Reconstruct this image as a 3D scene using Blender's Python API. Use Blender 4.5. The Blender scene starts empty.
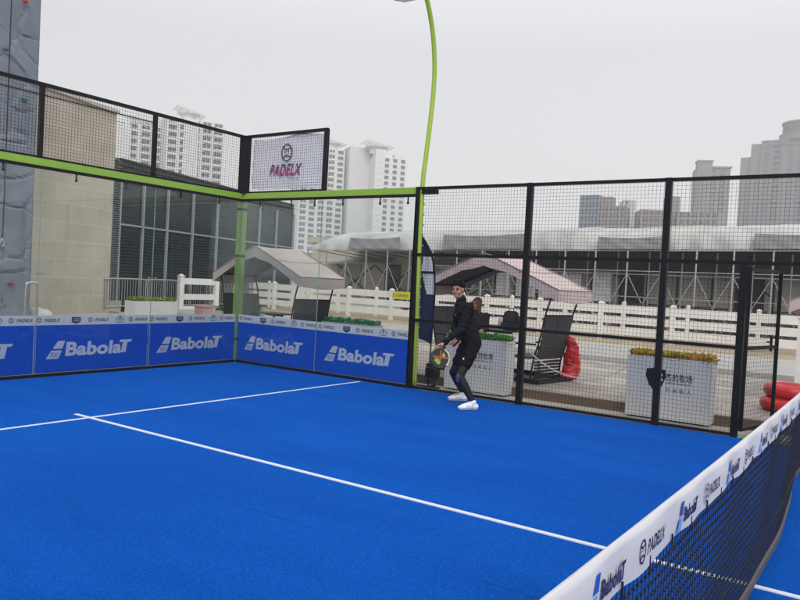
import bpy, bmesh, math, random
from mathutils import Vector, Matrix, noise
random.seed(7)
scene = bpy.context.scene
COL = scene.collection
R = math.radians
# ---------------------------------------------------------------- camera
YAW, PITCH, ROLL, FPX = -2.5401, -.0238, .0527, 732.2
CAM = Vector((9.809, 10.500, 1.696))
fw = Vector((math.cos(PITCH)*math.cos(YAW), math.cos(PITCH)*math.sin(YAW), math.sin(PITCH)))
rt0 = Vector((math.sin(YAW), -math.cos(YAW), 0)); up0 = rt0.cross(fw)
RT = rt0*math.cos(ROLL) + up0*math.sin(ROLL); UP = -rt0*math.sin(ROLL) + up0*math.cos(ROLL)
cd = bpy.data.cameras.new('camera'); cam = bpy.data.objects.new('camera', cd); COL.objects.link(cam)
cd.sensor_width = 36; cd.lens = FPX/800*36; cd.clip_start = .05; cd.clip_end = 6000
cam.matrix_world = Matrix(((RT.x, UP.x, -fw.x, CAM.x), (RT.y, UP.y, -fw.y, CAM.y), (RT.z, UP.z, -fw.z, CAM.z), (0, 0, 0, 1)))
scene.camera = cam
# ---------------------------------------------------------------- world, sun, exposure
w = bpy.data.worlds.new('World'); scene.world = w; w.use_nodes = True
nt = w.node_tree; nt.nodes.clear()
sky = nt.nodes.new('ShaderNodeTexSky'); sky.sky_type = 'NISHITA'; sky.sun_disc = False
SUN_EL, SUN_AZ = R(40), R(48)
sky.sun_elevation = SUN_EL; sky.sun_rotation = SUN_AZ; sky.air_density = 1.0; sky.dust_density = 6; sky.ozone_density = .6
hs = nt.nodes.new('ShaderNodeHueSaturation'); hs.inputs['Saturation'].default_value = .10
mul = nt.nodes.new('ShaderNodeMix'); mul.data_type = 'RGBA'; mul.blend_type = 'MIX'; mul.inputs[0].default_value = .86
# overcast: dim near the horizon, brighter overhead, slightly brighter to one side, faint cloud tone
wtc = nt.nodes.new('ShaderNodeTexCoord'); wsep = nt.nodes.new('ShaderNodeSeparateXYZ'); wr = nt.nodes.new('ShaderNodeValToRGB')
nt.links.new(wtc.outputs['Generated'], wsep.inputs[0]); nt.links.new(wsep.outputs[2], wr.inputs[0])
we = wr.color_ramp.elements; we[0].position = 0; we[0].color = (.60, .60, .605, 1); we[1].position = 1; we[1].color = (1.0, 1.0, 1.0, 1)
el_ = we.new(.30); el_.color = (.565, .57, .59, 1); el2 = we.new(.5); el2.color = (.85, .86, .88, 1)
wdot = nt.nodes.new('ShaderNodeVectorMath'); wdot.operation = 'DOT_PRODUCT'; wdot.inputs[1].default_value = (rt0.x, rt0.y, 0)
nt.links.new(wtc.outputs['Generated'], wdot.inputs[0])
wn = nt.nodes.new('ShaderNodeTexNoise'); wn.inputs['Scale'].default_value = 2.2; wn.inputs['Detail'].default_value = 3; nt.links.new(wtc.outputs['Generated'], wn.inputs['Vector'])
wm1 = nt.nodes.new('ShaderNodeMath'); wm1.operation = 'MULTIPLY_ADD'; wm1.inputs[1].default_value = 1.15; wm1.inputs[2].default_value = 9.7
nt.links.new(wdot.outputs['Value'], wm1.inputs[0])
wm2 = nt.nodes.new('ShaderNodeMath'); wm2.operation = 'MULTIPLY_ADD'; wm2.inputs[1].default_value = 1.0; nt.links.new(wn.outputs['Fac'], wm2.inputs[0]); nt.links.new(wm1.outputs[0], wm2.inputs[2])
wsc = nt.nodes.new('ShaderNodeVectorMath'); wsc.operation = 'SCALE'; nt.links.new(wr.outputs[0], wsc.inputs[0]); nt.links.new(wm2.outputs[0], wsc.inputs['Scale'])
nt.links.new(wsc.outputs[0], mul.inputs[7])
bg = nt.nodes.new('ShaderNodeBackground'); bg.inputs['Strength'].default_value = .10
wo = nt.nodes.new('ShaderNodeOutputWorld')
nt.links.new(sky.outputs[0], hs.inputs['Color']); nt.links.new(hs.outputs[0], mul.inputs[6])
nt.links.new(mul.outputs[2], bg.inputs['Color']); nt.links.new(bg.outputs[0], wo.inputs[0])
sl = bpy.data.lights.new('sun', 'SUN'); sl.energy = 1.25; sl.angle = R(40); sl.color = (1, .97, .93)
so = bpy.data.objects.new('sun', sl); COL.objects.link(so)
sd = Vector((math.sin(SUN_AZ)*math.cos(SUN_EL), math.cos(SUN_AZ)*math.cos(SUN_EL), math.sin(SUN_EL)))
so.rotation_euler = sd.to_track_quat('Z', 'Y').to_euler(); so.location = (0, 0, 60)
scene.view_settings.view_transform = 'Standard'; scene.view_settings.look = 'None'
scene.view_settings.exposure = 0.45; scene.view_settings.gamma = 1
scene.view_settings.use_curve_mapping = False
scene.render.engine = 'CYCLES'
scene.cycles.max_bounces = 8; scene.cycles.transparent_max_bounces = 24; scene.cycles.volume_bounces = 1
# ---------------------------------------------------------------- helpers
def s2l(c):
    return tuple((v/12.92 if v <= .04045 else ((v+.055)/1.055)**2.4) for v in c)
def mat(name, col, rough=.7, var=.12, scale=6, bump=0, bscale=60, metal=0, spec=.4, col2=None, detail=5, stretch=(1, 1, 1)):
    m = bpy.data.materials.new(name); m.use_nodes = True; n = m.node_tree.nodes; l = m.node_tree.links
    b = n['Principled BSDF']; b.inputs['Roughness'].default_value = rough; b.inputs['Metallic'].default_value = metal
    b.inputs['Specular IOR Level'].default_value = spec
    tc = n.new('ShaderNodeTexCoord'); mp = n.new('ShaderNodeMapping'); mp.inputs['Scale'].default_value = stretch
    l.new(tc.outputs['Object'], mp.inputs[0])
    no = n.new('ShaderNodeTexNoise'); no.inputs['Scale'].default_value = scale; no.inputs['Detail'].default_value = detail
    no.inputs['Roughness'].default_value = .6
    l.new(mp.outputs[0], no.inputs['Vector'])
    cr = n.new('ShaderNodeValToRGB'); e = cr.color_ramp.elements
    e[0].position = .3; e[1].position = .7
    a = col2 if col2 else tuple(max(0, c*(1-var)) for c in col)
    bb = col if col2 else tuple(min(1, c*(1+var)) for c in col)
    e[0].color = (*a, 1); e[1].color = (*bb, 1)
    l.new(no.outputs['Fac'], cr.inputs[0]); l.new(cr.outputs[0], b.inputs['Base Color'])
    if bump:
        n2 = n.new('ShaderNodeTexNoise'); n2.inputs['Scale'].default_value = bscale; n2.inputs['Detail'].default_value = 4
        l.new(mp.outputs[0], n2.inputs['Vector'])
        bp = n.new('ShaderNodeBump'); bp.inputs['Strength'].default_value = bump; bp.inputs['Distance'].default_value = .02
        l.new(n2.outputs['Fac'], bp.inputs['Height']); l.new(bp.outputs[0], b.inputs['Normal'])
    return m
class MB:
    def __init__(s): s.v = []; s.f = []; s.mi = []; s.smooth = False
    def add(s, vs, fs, mi=0):
        o = len(s.v); s.v += [tuple(v) for v in vs]; s.f += [tuple(i+o for i in f) for f in fs]; s.mi += [mi]*len(fs); return s
    def box(s, a, b, mi=0, M=None):
        x0, y0, z0 = a; x1, y1, z1 = b
        vs = [(x0,y0,z0),(x1,y0,z0),(x1,y1,z0),(x0,y1,z0),(x0,y0,z1),(x1,y0,z1),(x1,y1,z1),(x0,y1,z1)]
        if M: vs = [M @ Vector(v) for v in vs]
        return s.add(vs, [(0,3,2,1),(4,5,6,7),(0,1,5,4),(1,2,6,5),(2,3,7,6),(3,0,4,7)], mi)
    def bar(s, p, q, wd, ht=None, mi=0, upv=(0, 0, 1)):
        p = Vector(p); q = Vector(q); d = (q-p).normalized(); ht = wd if ht is None else ht
        u = Vector(upv)
        if abs(d.dot(u)) > .98: u = Vector((1, 0, 0))
        a = d.cross(u).normalized()*wd/2; b = a.cross(d).normalized()*ht/2
        vs = [p-a-b, p+a-b, p+a+b, p-a+b, q-a-b, q+a-b, q+a+b, q-a+b]
        return s.add(vs, [(0,3,2,1),(4,5,6,7),(0,1,5,4),(1,2,6,5),(2,3,7,6),(3,0,4,7)], mi)
    def tube(s, pts, r, n=10, mi=0, caps=True, closed=False):
        P = [Vector(p) for p in pts]; rs = r if isinstance(r, (list, tuple)) else [r]*len(P)
        rings = []; ref = None; N = len(P)
        for i, p in enumerate(P):
            if closed: t = P[(i+1) % N]-P[i-1]
            else: t = (P[min(i+1, N-1)]-P[max(i-1, 0)])
            t.normalize()
            if ref is None: ref = Vector((0, 0, 1)) if abs(t.z) < .9 else Vector((1, 0, 0))
            a = t.cross(ref).normalized(); b = a.cross(t).normalized(); ref = b
            rings.append([p+a*rs[i]*math.cos(k*2*math.pi/n)+b*rs[i]*math.sin(k*2*math.pi/n) for k in range(n)])
        vs = [v for rg in rings for v in rg]; fs = []
        for i in range(N if closed else N-1):
            j = (i+1) % N
            for k in range(n):
                fs.append((i*n+k, i*n+(k+1) % n, j*n+(k+1) % n, j*n+k))
        if caps and not closed:
            fs.append(tuple(range(n))[::-1]); fs.append(tuple((N-1)*n+k for k in range(n)))
        return s.add(vs, fs, mi)
    def cap(s, p, q, r0, r1, n=14):
        "tapered capsule"
        p = Vector(p); q = Vector(q); d = q-p; L = d.length
        if L < 1e-6: d = Vector((0, 0, 1)); q = p+d*1e-4; L = 1e-4
        d.normalize(); pts = []; rs = []
        for k in range(1, 6): a = math.pi/2*k/5; pts.append(p-d*r0*math.cos(a)); rs.append(r0*math.sin(a))
        for k in range(5, 0, -1): a = math.pi/2*k/5; pts.append(q+d*r1*math.cos(a)); rs.append(r1*math.sin(a))
        return s.tube(pts, rs, n)
    def ell(s, c, r, M=None, n=14):
        c = Vector(c); vs = []; fs = []; m = n//2+1
        for i in range(1, m):
            a = math.pi*i/m
            for k in range(n):
                b = 2*math.pi*k/n; v = Vector((r[0]*math.sin(a)*math.cos(b), r[1]*math.sin(a)*math.sin(b), r[2]*math.cos(a)))
                vs.append(c+(M @ v if M else v))
        t = Vector((0, 0, r[2])); vs.append(c+(M @ t if M else t)); vs.append(c-(M @ t if M else t)); T = len(vs)-2
        for i in range(m-2):
            for k in range(n): fs.append((i*n+k, (i+1)*n+k, (i+1)*n+(k+1) % n, i*n+(k+1) % n))
        for k in range(n): fs.append((T, k, (k+1) % n)); fs.append((T+1, (m-2)*n+(k+1) % n, (m-2)*n+k))
        return s.add(vs, fs)
    def build(s, name, m, parent=None, smooth=False, loc=None):
        me = bpy.data.meshes.new(name); me.from_pydata([tuple(v) for v in s.v], [], s.f)
        for x in (m if isinstance(m, (list, tuple)) else [m]): me.materials.append(x)
        me.polygons.foreach_set('material_index', s.mi)
        if smooth: me.polygons.foreach_set('use_smooth', [True]*len(me.polygons))
        me.update(); o = bpy.data.objects.new(name, me); COL.objects.link(o)
        if parent: o.parent = parent
        if loc: o.location = loc
        return o
def tag(o, label, cat, group=None, kind=None):
    if label: o['label'] = label
    if cat: o['category'] = cat
    if group: o['group'] = group
    if kind: o['kind'] = kind
    return o
def empty(name, loc, rz=0, label=None, cat=None, group=None):
    o = bpy.data.objects.new(name, None); COL.objects.link(o); o.location = loc; o.rotation_euler = (0, 0, rz)
    o.empty_display_size = .2
    return tag(o, label, cat, group)
def struct(name, mb, m): return tag(mb.build(name, m), None, None, kind='structure')
def copy_tree(o, parent=None):
    c = o.copy(); COL.objects.link(c); c.parent = parent
    for ch in list(o.children): copy_tree(ch, c)
    return c
def at(px, py, t):
    "photo pixel (800x600) at depth t metres -> world"
    return CAM + (fw + RT*((px-400)/FPX) - UP*((py-300)/FPX))*t
def remeshed(mb, name, m, parent, voxel=.012, smooth=6, factor=.5, folds=None):
    o = mb.build(name+'_tmp', m)
    md = o.modifiers.new('r', 'REMESH'); md.mode = 'VOXEL'; md.voxel_size = voxel; md.use_smooth_shade = True
    if smooth: s2 = o.modifiers.new('s', 'SMOOTH'); s2.iterations = smooth; s2.factor = factor
    dg = bpy.context.evaluated_depsgraph_get(); me = bpy.data.meshes.new_from_object(o.evaluated_get(dg))
    bpy.data.objects.remove(o); me.name = name
    if not me.materials: me.materials.append(m)
    if folds:
        for v in me.vertices:
            q = v.co*folds[1]; q.z *= 1.7; k = noise.noise(q)+.5*noise.noise(q*2.3)
            v.co += v.normal*folds[0]*(k-.25*abs(k))
    for p in me.polygons: p.use_smooth = True
    o = bpy.data.objects.new(name, me); COL.objects.link(o)
    if parent: o.parent = parent
    return o
_tc = {}
def glyphs(text, offset=0.0, res=3):
    key = (text, offset, res)
    if key in _tc: return _tc[key]
    c = bpy.data.curves.new('glyph', 'FONT'); c.body = text; c.offset = offset; c.space_character = 1.03 if offset > .03 and len(text) < 7 and text[0] == 'B' else 1+offset*6; c.resolution_u = res
    o = bpy.data.objects.new('glyph', c); COL.objects.link(o)
    dg = bpy.context.evaluated_depsgraph_get(); me = bpy.data.meshes.new_from_object(o.evaluated_get(dg))
    vs = [v.co.copy() for v in me.vertices]; fs = [tuple(p.vertices) for p in me.polygons]
    bpy.data.objects.remove(o); bpy.data.curves.remove(c); bpy.data.meshes.remove(me)
    x1 = max((v.x for v in vs), default=0); x0 = min((v.x for v in vs), default=0)
    _tc[key] = ([Vector((v.x-x0, v.y, 0)) for v in vs], fs, x1-x0); return _tc[key]
class Face:
    "flat artwork drawn in metres on a plane: origin, right vector, up vector"
    def __init__(s, o, r, u): s.o = Vector(o); s.r = Vector(r); s.u = Vector(u)
    def p(s, x, y): return s.o+s.r*x+s.u*y
    def text(s, mb, t, x, y, h, width=None, shear=0, offset=0, mi=0, center=True):
        vs, fs, wd = glyphs(t, offset); k = h/.70; kx = (width/wd) if width else k
        X0 = x-(wd*kx/2 if center else 0)
        mb.add([s.p(X0+v.x*kx+v.y*k*shear, y+v.y*k) for v in vs], fs, mi)
    def poly(s, mb, pts, mi=0): mb.add([s.p(*q) for q in pts], [tuple(range(len(pts)))], mi)
    def stroke(s, mb, pts, wd, closed=False, mi=0):
        n = len(pts); vs = []
        for i in range(n):
            a = pts[i-1] if (i or closed) else pts[i]; b = pts[(i+1) % n] if (i < n-1 or closed) else pts[i]
            dx, dy = b[0]-a[0], b[1]-a[1]; L = math.hypot(dx, dy) or 1; nx, ny = -dy/L*wd/2, dx/L*wd/2
            vs += [s.p(pts[i][0]+nx, pts[i][1]+ny), s.p(pts[i][0]-nx, pts[i][1]-ny)]
        fs = [(2*i, 2*i+1, (2*i+3) % (2*n), (2*i+2) % (2*n)) for i in range(n if closed else n-1)]
        mb.add(vs, fs, mi)
    def ring(s, mb, x, y, r, wd, mi=0, ry=None, a0=0, a1=360, n=24):
        ry = ry or r; full = (a1-a0 >= 360)
        k = n if full else n+1
        pts = [(x+r*math.cos(R(a0+(a1-a0)*i/n)), y+ry*math.sin(R(a0+(a1-a0)*i/n))) for i in range(k)]
        s.stroke(mb, pts, wd, full, mi)
def tennis_face(F, mb, x, y, r, wd, mi=0):
    F.ring(mb, x, y, r*.82, wd, mi, ry=r)
    F.ring(mb, x, y+r*1.25, r*.8, wd, mi, a0=218, a1=322, n=10, ry=r*.9)
    F.ring(mb, x, y-r*1.25, r*.8, wd, mi, a0=38, a1=142, n=10, ry=r*.9)
    for s_ in (-1, 1):
        F.poly(mb, [(x+s_*r*.26-r*.09, y+r*.0), (x+s_*r*.26+r*.09, y), (x+s_*r*.26+r*.09, y+r*.14), (x+s_*r*.26-r*.09, y+r*.14)], mi)
# ---------------------------------------------------------------- materials
BLACK = mat('black_steel', (.006, .006, .007), .5, .2, 20, spec=.18)
LIME = mat('lime_paint', s2l((.52, .67, .25)), .45, .06, 3)
WHITEP = mat('white_plastic', (.74, .73, .71), .5, .05, 2, detail=9, col2=(.62, .60, .57))
ALU = mat('aluminium', (.42, .43, .44), .4, .1, 8, metal=.6)
STEEL = mat('steel', (.5, .5, .5), .3, .1, 8, metal=.9)
# turf
TURF = bpy.data.materials.new('blue_turf'); TURF.use_nodes = True
n = TURF.node_tree.nodes; l = TURF.node_tree.links; b = n['Principled BSDF']
tc = n.new('ShaderNodeTexCoord')
n1 = n.new('ShaderNodeTexNoise'); n1.inputs['Scale'].default_value = 90; n1.inputs['Detail'].default_value = 6; n1.inputs['Roughness'].default_value = .75
n2 = n.new('ShaderNodeTexNoise'); n2.inputs['Scale'].default_value = .8; n2.inputs['Detail'].default_value = 9; n2.inputs['Distortion'].default_value = .6
l.new(tc.outputs['Object'], n1.inputs['Vector']); mp2 = n.new('ShaderNodeMapping'); mp2.inputs['Scale'].default_value = (2.2, .55, 1); l.new(tc.outputs['Object'], mp2.inputs[0]); l.new(mp2.outputs[0], n2.inputs['Vector'])
ra = n.new('ShaderNodeValToRGB'); e = ra.color_ramp.elements; e[0].position = .3; e[1].position = .7
e[0].color = (.0, .034, .21, 1); e[1].color = (.003, .145, .70, 1)
rb = n.new('ShaderNodeValToRGB'); e = rb.color_ramp.elements; e[0].position = .3; e[1].position = .75
e[0].color = (.74, .78, .84, 1); e[1].color = (1.0, 1.0, 1.0, 1)
l.new(n1.outputs['Fac'], ra.inputs[0]); l.new(n2.outputs['Fac'], rb.inputs[0])
mx = n.new('ShaderNodeMix'); mx.data_type = 'RGBA'; mx.blend_type = 'MULTIPLY'; mx.inputs[0].default_value = 1
l.new(ra.outputs[0], mx.inputs[6]); l.new(rb.outputs[0], mx.inputs[7])
n3 = n.new('ShaderNodeTexVoronoi'); n3.inputs['Scale'].default_value = 3.2
l.new(tc.outputs['Object'], n3.inputs['Vector'])
rs_ = n.new('ShaderNodeMath'); rs_.operation = 'LESS_THAN'; rs_.inputs[1].default_value = .016
l.new(n3.outputs['Distance'], rs_.inputs[0])
mx2 = n.new('ShaderNodeMix'); mx2.data_type = 'RGBA'; l.new(rs_.outputs[0], mx2.inputs[0]); l.new(mx.outputs[2], mx2.inputs[6])
mx2.inputs[7].default_value = (.25, .4, .7, 1)
l.new(mx2.outputs[2], b.inputs['Base Color'])
b.inputs['Roughness'].default_value = .9; b.inputs['Specular IOR Level'].default_value = .04
bp = n.new('ShaderNodeBump'); bp.inputs['Strength'].default_value = .8; bp.inputs['Distance'].default_value = .012
l.new(n1.outputs['Fac'], bp.inputs['Height']); l.new(bp.outputs[0], b.inputs['Normal'])
LINE = mat('white_turf', (.62, .66, .74), .85, .12, 120, bump=.4, bscale=150)
# glass
def glass_mat(name, tint, rough=0.0):
    m = bpy.data.materials.new(name); m.use_nodes = True; n = m.node_tree.nodes; l = m.node_tree.links; n.clear()
    o = n.new('ShaderNodeOutputMaterial'); mx = n.new('ShaderNodeMixShader'); tr = n.new('ShaderNodeBsdfTransparent'); gl = n.new('ShaderNodeBsdfGlossy')
    fr = n.new('ShaderNodeFresnel'); fr.inputs['IOR'].default_value = 1.32
    tr.inputs[0].default_value = (*tint, 1); gl.inputs['Roughness'].default_value = rough; gl.inputs[0].default_value = (.8, .85, .9, 1)
    l.new(fr.outputs[0], mx.inputs[0]); l.new(tr.outputs[0], mx.inputs[1]); l.new(gl.outputs[0], mx.inputs[2]); l.new(mx.outputs[0], o.inputs[0])
    return m
GLASS = glass_mat('court_glass', (.945, .965, .955))
GEDGE = mat('glass_edge', (.30, .48, .44), .2, .1, 5)
# ---------------------------------------------------------------- ground
struct('ground', MB().box((-2500, -2500, -.30), (2500, 2500, -.06)), mat('earth_far', (.22, .21, .19), .9, .15, .02))
PAVE = mat('paving_concrete', (.36, .345, .32), .85, .14, 1.2, bump=.25, bscale=40)
struct('pavement', MB().box((-70, -60, -.05), (45, 60, -.004)), PAVE)
struct('court_base', MB().box((-.30, -.30, -.04), (10.3, 20.4, 0.0)), mat('base_concrete', (.30, .29, .28), .9, .1, 3))
struct('court', MB().box((0, 0, -.03), (10, 20, .006)), TURF)
ls = MB()
ls.box((.08, 3.07, .0), (9.92, 3.118, .0095)).box((.06, 16.9, .0), (9.94, 16.95, .0095))
struct('service_line', ls, LINE)
struct('centre_line', MB().box((4.998, 2.83, .0), (5.044, 17.1, .0125)), LINE)
sm = MB()
for X in (2.08, 4.10, 6.05, 8.0):
    pts = []
    for i in range(81):
        y = .05+i*.249; pts.append((X+.006*math.sin(y*1.7+X), y))
    for i in range(80):
        if random.random() < .45: continue
        (xa, ya), (xb, yb) = pts[i], pts[i+1]
        sm.add([(xa-.0018, ya, .0075), (xa+.0018, ya, .0075), (xb+.0018, yb, .0075), (xb-.0018, yb, .0075)], [(0, 1, 2, 3)])
struct('turf_seam', sm, mat('seam_dark', (.0, .035, .19), .9, spec=.05))
# lime turf edging outside the gate
lm = MB()
for i in range(5200):
    x = random.uniform(-.20, -.005); y = random.uniform(8.93, 11.2); h = random.uniform(.01, .028); a = random.uniform(0, math.pi)
    dx, dy = .006*math.cos(a), .006*math.sin(a)
    lm.add([(x-dx, y-dy, 0), (x+dx, y+dy, 0), (x+random.uniform(-.01, .01), y+random.uniform(-.01, .01), h)], [(0, 1, 2)])
lm.box((-.20, 8.93, -.01), (-.005, 11.2, .003))
tag(lm.build('turf_edging', mat('lime_turf', (.26, .42, .07), .8, .35, 40)), 'strip of lime green turf outside the open gate', 'turf', kind='stuff')
struct('plaza', MB().box((-40, -60, -.049), (25, -5.8, .192)), PAVE)
# raised deck of tiles, its brown riser, kerb, dirt
TILE = bpy.data.materials.new('deck_tiles'); TILE.use_nodes = True
n = TILE.node_tree.nodes; l = TILE.node_tree.links; b = n['Principled BSDF']
tc = n.new('ShaderNodeTexCoord'); br = n.new('ShaderNodeTexBrick'); br.inputs['Scale'].default_value = 1.0
br.inputs['Brick Width'].default_value = .6; br.inputs['Row Height'].default_value = .6; br.inputs['Mortar Size'].default_value = .006
br.inputs['Color1'].default_value = (.41, .37, .325, 1); br.inputs['Color2'].default_value = (.35, .315, .28, 1); br.inputs['Mortar'].default_value = (.16, .13, .11, 1)
l.new(tc.outputs['Object'], br.inputs['Vector'])
nn = n.new('ShaderNodeTexNoise'); nn.inputs['Scale'].default_value = 1.3; nn.inputs['Detail'].default_value = 8; l.new(tc.outputs['Object'], nn.inputs['Vector'])
rr = n.new('ShaderNodeValToRGB'); rr.color_ramp.elements[0].position = .35; rr.color_ramp.elements[1].position = .65
rr.color_ramp.elements[0].color = (.62, .60, .58, 1); rr.color_ramp.elements[1].color = (1, 1, 1, 1); l.new(nn.outputs['Fac'], rr.inputs[0])
mm = n.new('ShaderNodeMix'); mm.data_type = 'RGBA'; mm.blend_type = 'MULTIPLY'; mm.inputs[0].default_value = 1
l.new(br.outputs[0], mm.inputs[6]); l.new(rr.outputs[0], mm.inputs[7]); l.new(mm.outputs[2], b.inputs['Base Color']); b.inputs['Roughness'].default_value = .6
DX = -.80
struct('raised_deck', MB().box((-6.6, -7.0, -.01), (DX, 24, .139)), TILE)
struct('deck_step', MB().box((DX+.002, -7.0, -.004), (DX+.022, 24, .132)), mat('brown_board', (.13, .09, .06), .7, .3, 5, stretch=(1, .3, 6)))
struct('kerb', MB().box((-7.6, -40, -.004), (-6.603, 40, .25)).box((-11.2, -40, -.003), (-7.603, 40, .245)), mat('kerb_concrete', (.34, .335, .32), .85, .12, 1.5, bump=.2))
struct('dirt_strip', MB().box((-18, -40, -.002), (-11.2, 40, .20)), mat('dry_dirt', (.38, .29, .19), .95, .3, 2.5, bump=.5, bscale=12, col2=(.25, .21, .16)))
# ---------------------------------------------------------------- court enclosure
H1, H2 = 3.243, 4.317
def wires(a, b, z0, z1, step=.05, wd=.0027):
    "welded wire mesh between two plan points"
    mb = MB(); a = Vector((*a, 0)); b = Vector((*b, 0)); L = (b-a).length; d = (b-a)/L; n_ = round(L/step)
    for i in range(n_+1):
        p = a+d*(L*i/n_); mb.bar((p.x, p.y, z0), (p.x, p.y, z1), wd)
    m_ = round((z1-z0)/step)
    nrm = Vector((-d.y, d.x, 0))*wd*.9
    for i in range(m_+1):
        z = z0+(z1-z0)*i/m_; mb.bar((a.x+nrm.x, a.y+nrm.y, z), (b.x+nrm.x, b.y+nrm.y, z), wd)
    return mb
WIRE = mat('mesh_wire', (.010, .010, .011), .5, spec=.15)
backw = empty('court_wall', (5, -.05, 0), 0, 'glass back wall of the blue court, with green beam and black mesh along its top', 'court wall')
sidew = empty('court_fence', (-.05, 5, 0), 0, 'side wall of the court, glass then tall black mesh with an open gate', 'court fence')
def local(mb, root):
    o = root.location
    mb.v = [(v[0]-o.x, v[1]-o.y, v[2]-o.z) for v in mb.v]; return mb
def part(name, mb, m, root, **k): return local(mb, root).build(name, m, root, **k)
def pane(root, a, b, axis):
    "one 10 mm glass sheet, its edges a greener material"
    mb = MB()
    if axis == 'x': mb.box((a+.004, -.012, .05), (b-.004, 0, 3.06))
    else: mb.box((-.012, a+.004, .05), (0, b-.004, 3.06))
    big = (2, 4) if axis == 'x' else (3, 5)
    mb.mi = [0 if i in big else 1 for i in range(6)]
    return part('glass_pane', mb, [GLASS, GEDGE], root)
XB = [0, 1.96, 3.94, 5.92, 7.9, 9.9]
YS = [0, 2.0, 4.0]
def clip(root, x, y, z, side):
    mb = MB(); s_ = .014
    mb.box((x-s_, y-s_, z-.018), (x+s_, y+s_, z+.022))
    mb.box((x-.009, y-.009, z+.022), (x+.009, y+.009, z+.10))
    part('glass_clamp', mb, BLACK, root)
for i in range(5):
    pane(backw, XB[i], XB[i+1], 'x')
    for fx in (.28, .72):
        clip(backw, XB[i]+(XB[i+1]-XB[i])*fx, -.035, 2.99, 0)
for i in range(2):
    pane(sidew, YS[i], YS[i+1], 'y')
    for fy in (.22, .62, .9):
        clip(sidew, -.035, YS[i]+2*fy, 2.99, 0)
# spider fittings half-way up each joint
for x in XB[1:5]:
    part('spider_fitting', MB().bar((x-.07, -.022, 1.55), (x+.07, -.022, 1.55), .012).ell((x-.07, .006, 1.55), (.014, .01, .014), n=8).ell((x+.07, .006, 1.55), (.014, .01, .014), n=8), STEEL, backw)
part('spider_fitting', MB().bar((-.022, 1.93, 1.55), (-.022, 2.07, 1.55), .012).ell((.006, 1.93, 1.55), (.01, .014, .014), n=8).ell((.006, 2.07, 1.55), (.01, .014, .014), n=8), STEEL, sidew)
part('corner_post', MB().box((-.18, -.18, 0), (-.05, -.05, 3.13)), LIME, backw)
cb = MB()
for z in (2.92, 2.02, .42): cb.box((-.185, -.185, z), (-.045, -.045, z+.05))
part('post_bracket', cb, BLACK, backw)
part('top_beam', MB().box((-.17, -.17, 3.133), (10.1, -.05, H1)), LIME, backw)
part('top_beam', MB().box((-.17, -.047, 3.133), (-.05, 4.0, H1)), LIME, sidew)
part('frame_strip', MB().box((-.045, -.05, 3.085), (10.1, -.005, 3.131)), BLACK, backw)
part('frame_strip', MB().box((-.05, 0, 3.085), (-.005, 4.0, 3.131)), BLACK, sidew)
part('frame_strip', MB().box((0, -.06, .007), (10.1, -.004, .05)), BLACK, backw)
part('frame_strip', MB().box((-.06, 0, .007), (-.004, 4.0, .05)), BLACK, sidew)
# mesh above the glass, back wall
for i in range(5):
    a, b_ = XB[i], XB[i+1]
    part('mesh_panel', wires((a+.03, -.10), (b_-.03, -.10), H1+.02, H2-.02, wd=.0034), WIRE, backw)
for x in XB[1:]: part('mesh_post', MB().box((x-.032, -.13, H1), (x+.032, -.07, H2+.02)), BLACK, backw)
part('mesh_rail', MB().box((-.1, -.125, H2-.01), (10.1, -.075, H2+.04)), BLACK, backw)
part('mesh_rail', MB().box((-.1, -.125, H1+.002), (10.1, -.075, H1+.035)), BLACK, backw)
part('mesh_rail', MB().bar((1.99, -.10, H2-.14), (9.9, -.10, H2-.14), .016), BLACK, backw)
# mesh above the glass, side wall (one bay)
part('mesh_panel', wires((-.10, .05), (-.10, 1.93), H1+.02, H2-.02, wd=.0034), WIRE, sidew)
part('mesh_rail', MB().box((-.125, -.05, H2-.01), (-.075, 1.98, H2+.04)), BLACK, sidew)
part('mesh_rail', MB().box((-.125, -.05, H1+.002), (-.075, 1.98, H1+.035)), BLACK, sidew)
part('mesh_post', MB().box((-.14, 1.92, H1), (-.06, 1.98, H2+.02)), BLACK, sidew)
part('mesh_post', MB().box((-.13, -.145, H1+.001), (-.0, .04, H2+.021)), BLACK, sidew)
# tall mesh bays
YP = [4.0, 5.94, 7.90, 9.93]
for y, hgt, wd in ((4.0, H1, .075), (5.94, H1, .08), (7.90, H1, .08), (9.93, H1, .08), (8.86, 2.19, .08), (11.9, H1, .1)):
    part('fence_post', MB().box((-.08, y-wd/2, 0), (0, y+wd/2, hgt)), BLACK, sidew)
for i in range(4):
    a = [4.05, 6.0, 7.96, 9.99][i]; b_ = [5.88, 7.84, 9.87, 11.84][i]
    yb = 8.80 if i == 2 else b_
    for (z0, z1, ye) in ((.06, 1.08, yb), (1.14, 2.13, yb), (2.19, 3.19, b_)):
        if i == 3 and z0 < 2: continue
        part('mesh_panel', wires((-.045, a), (-.045, ye), z0, z1, wd=.0027), WIRE, sidew)
    for z, t_, ye in ((.03, .035, yb), (1.11, .042, yb), (2.16, .046, b_), (3.22, .044, b_)):
        if i == 3 and z < 2: continue
        part('mesh_rail', MB().box((-.07, a-.05, z-t_/2), (-.02, ye+.05, z+t_/2)), BLACK, sidew)
part('pole_bracket', MB().box((-.13, 4.06, 3.13), (-.02, 4.32, 3.20)), BLACK, sidew)
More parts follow.
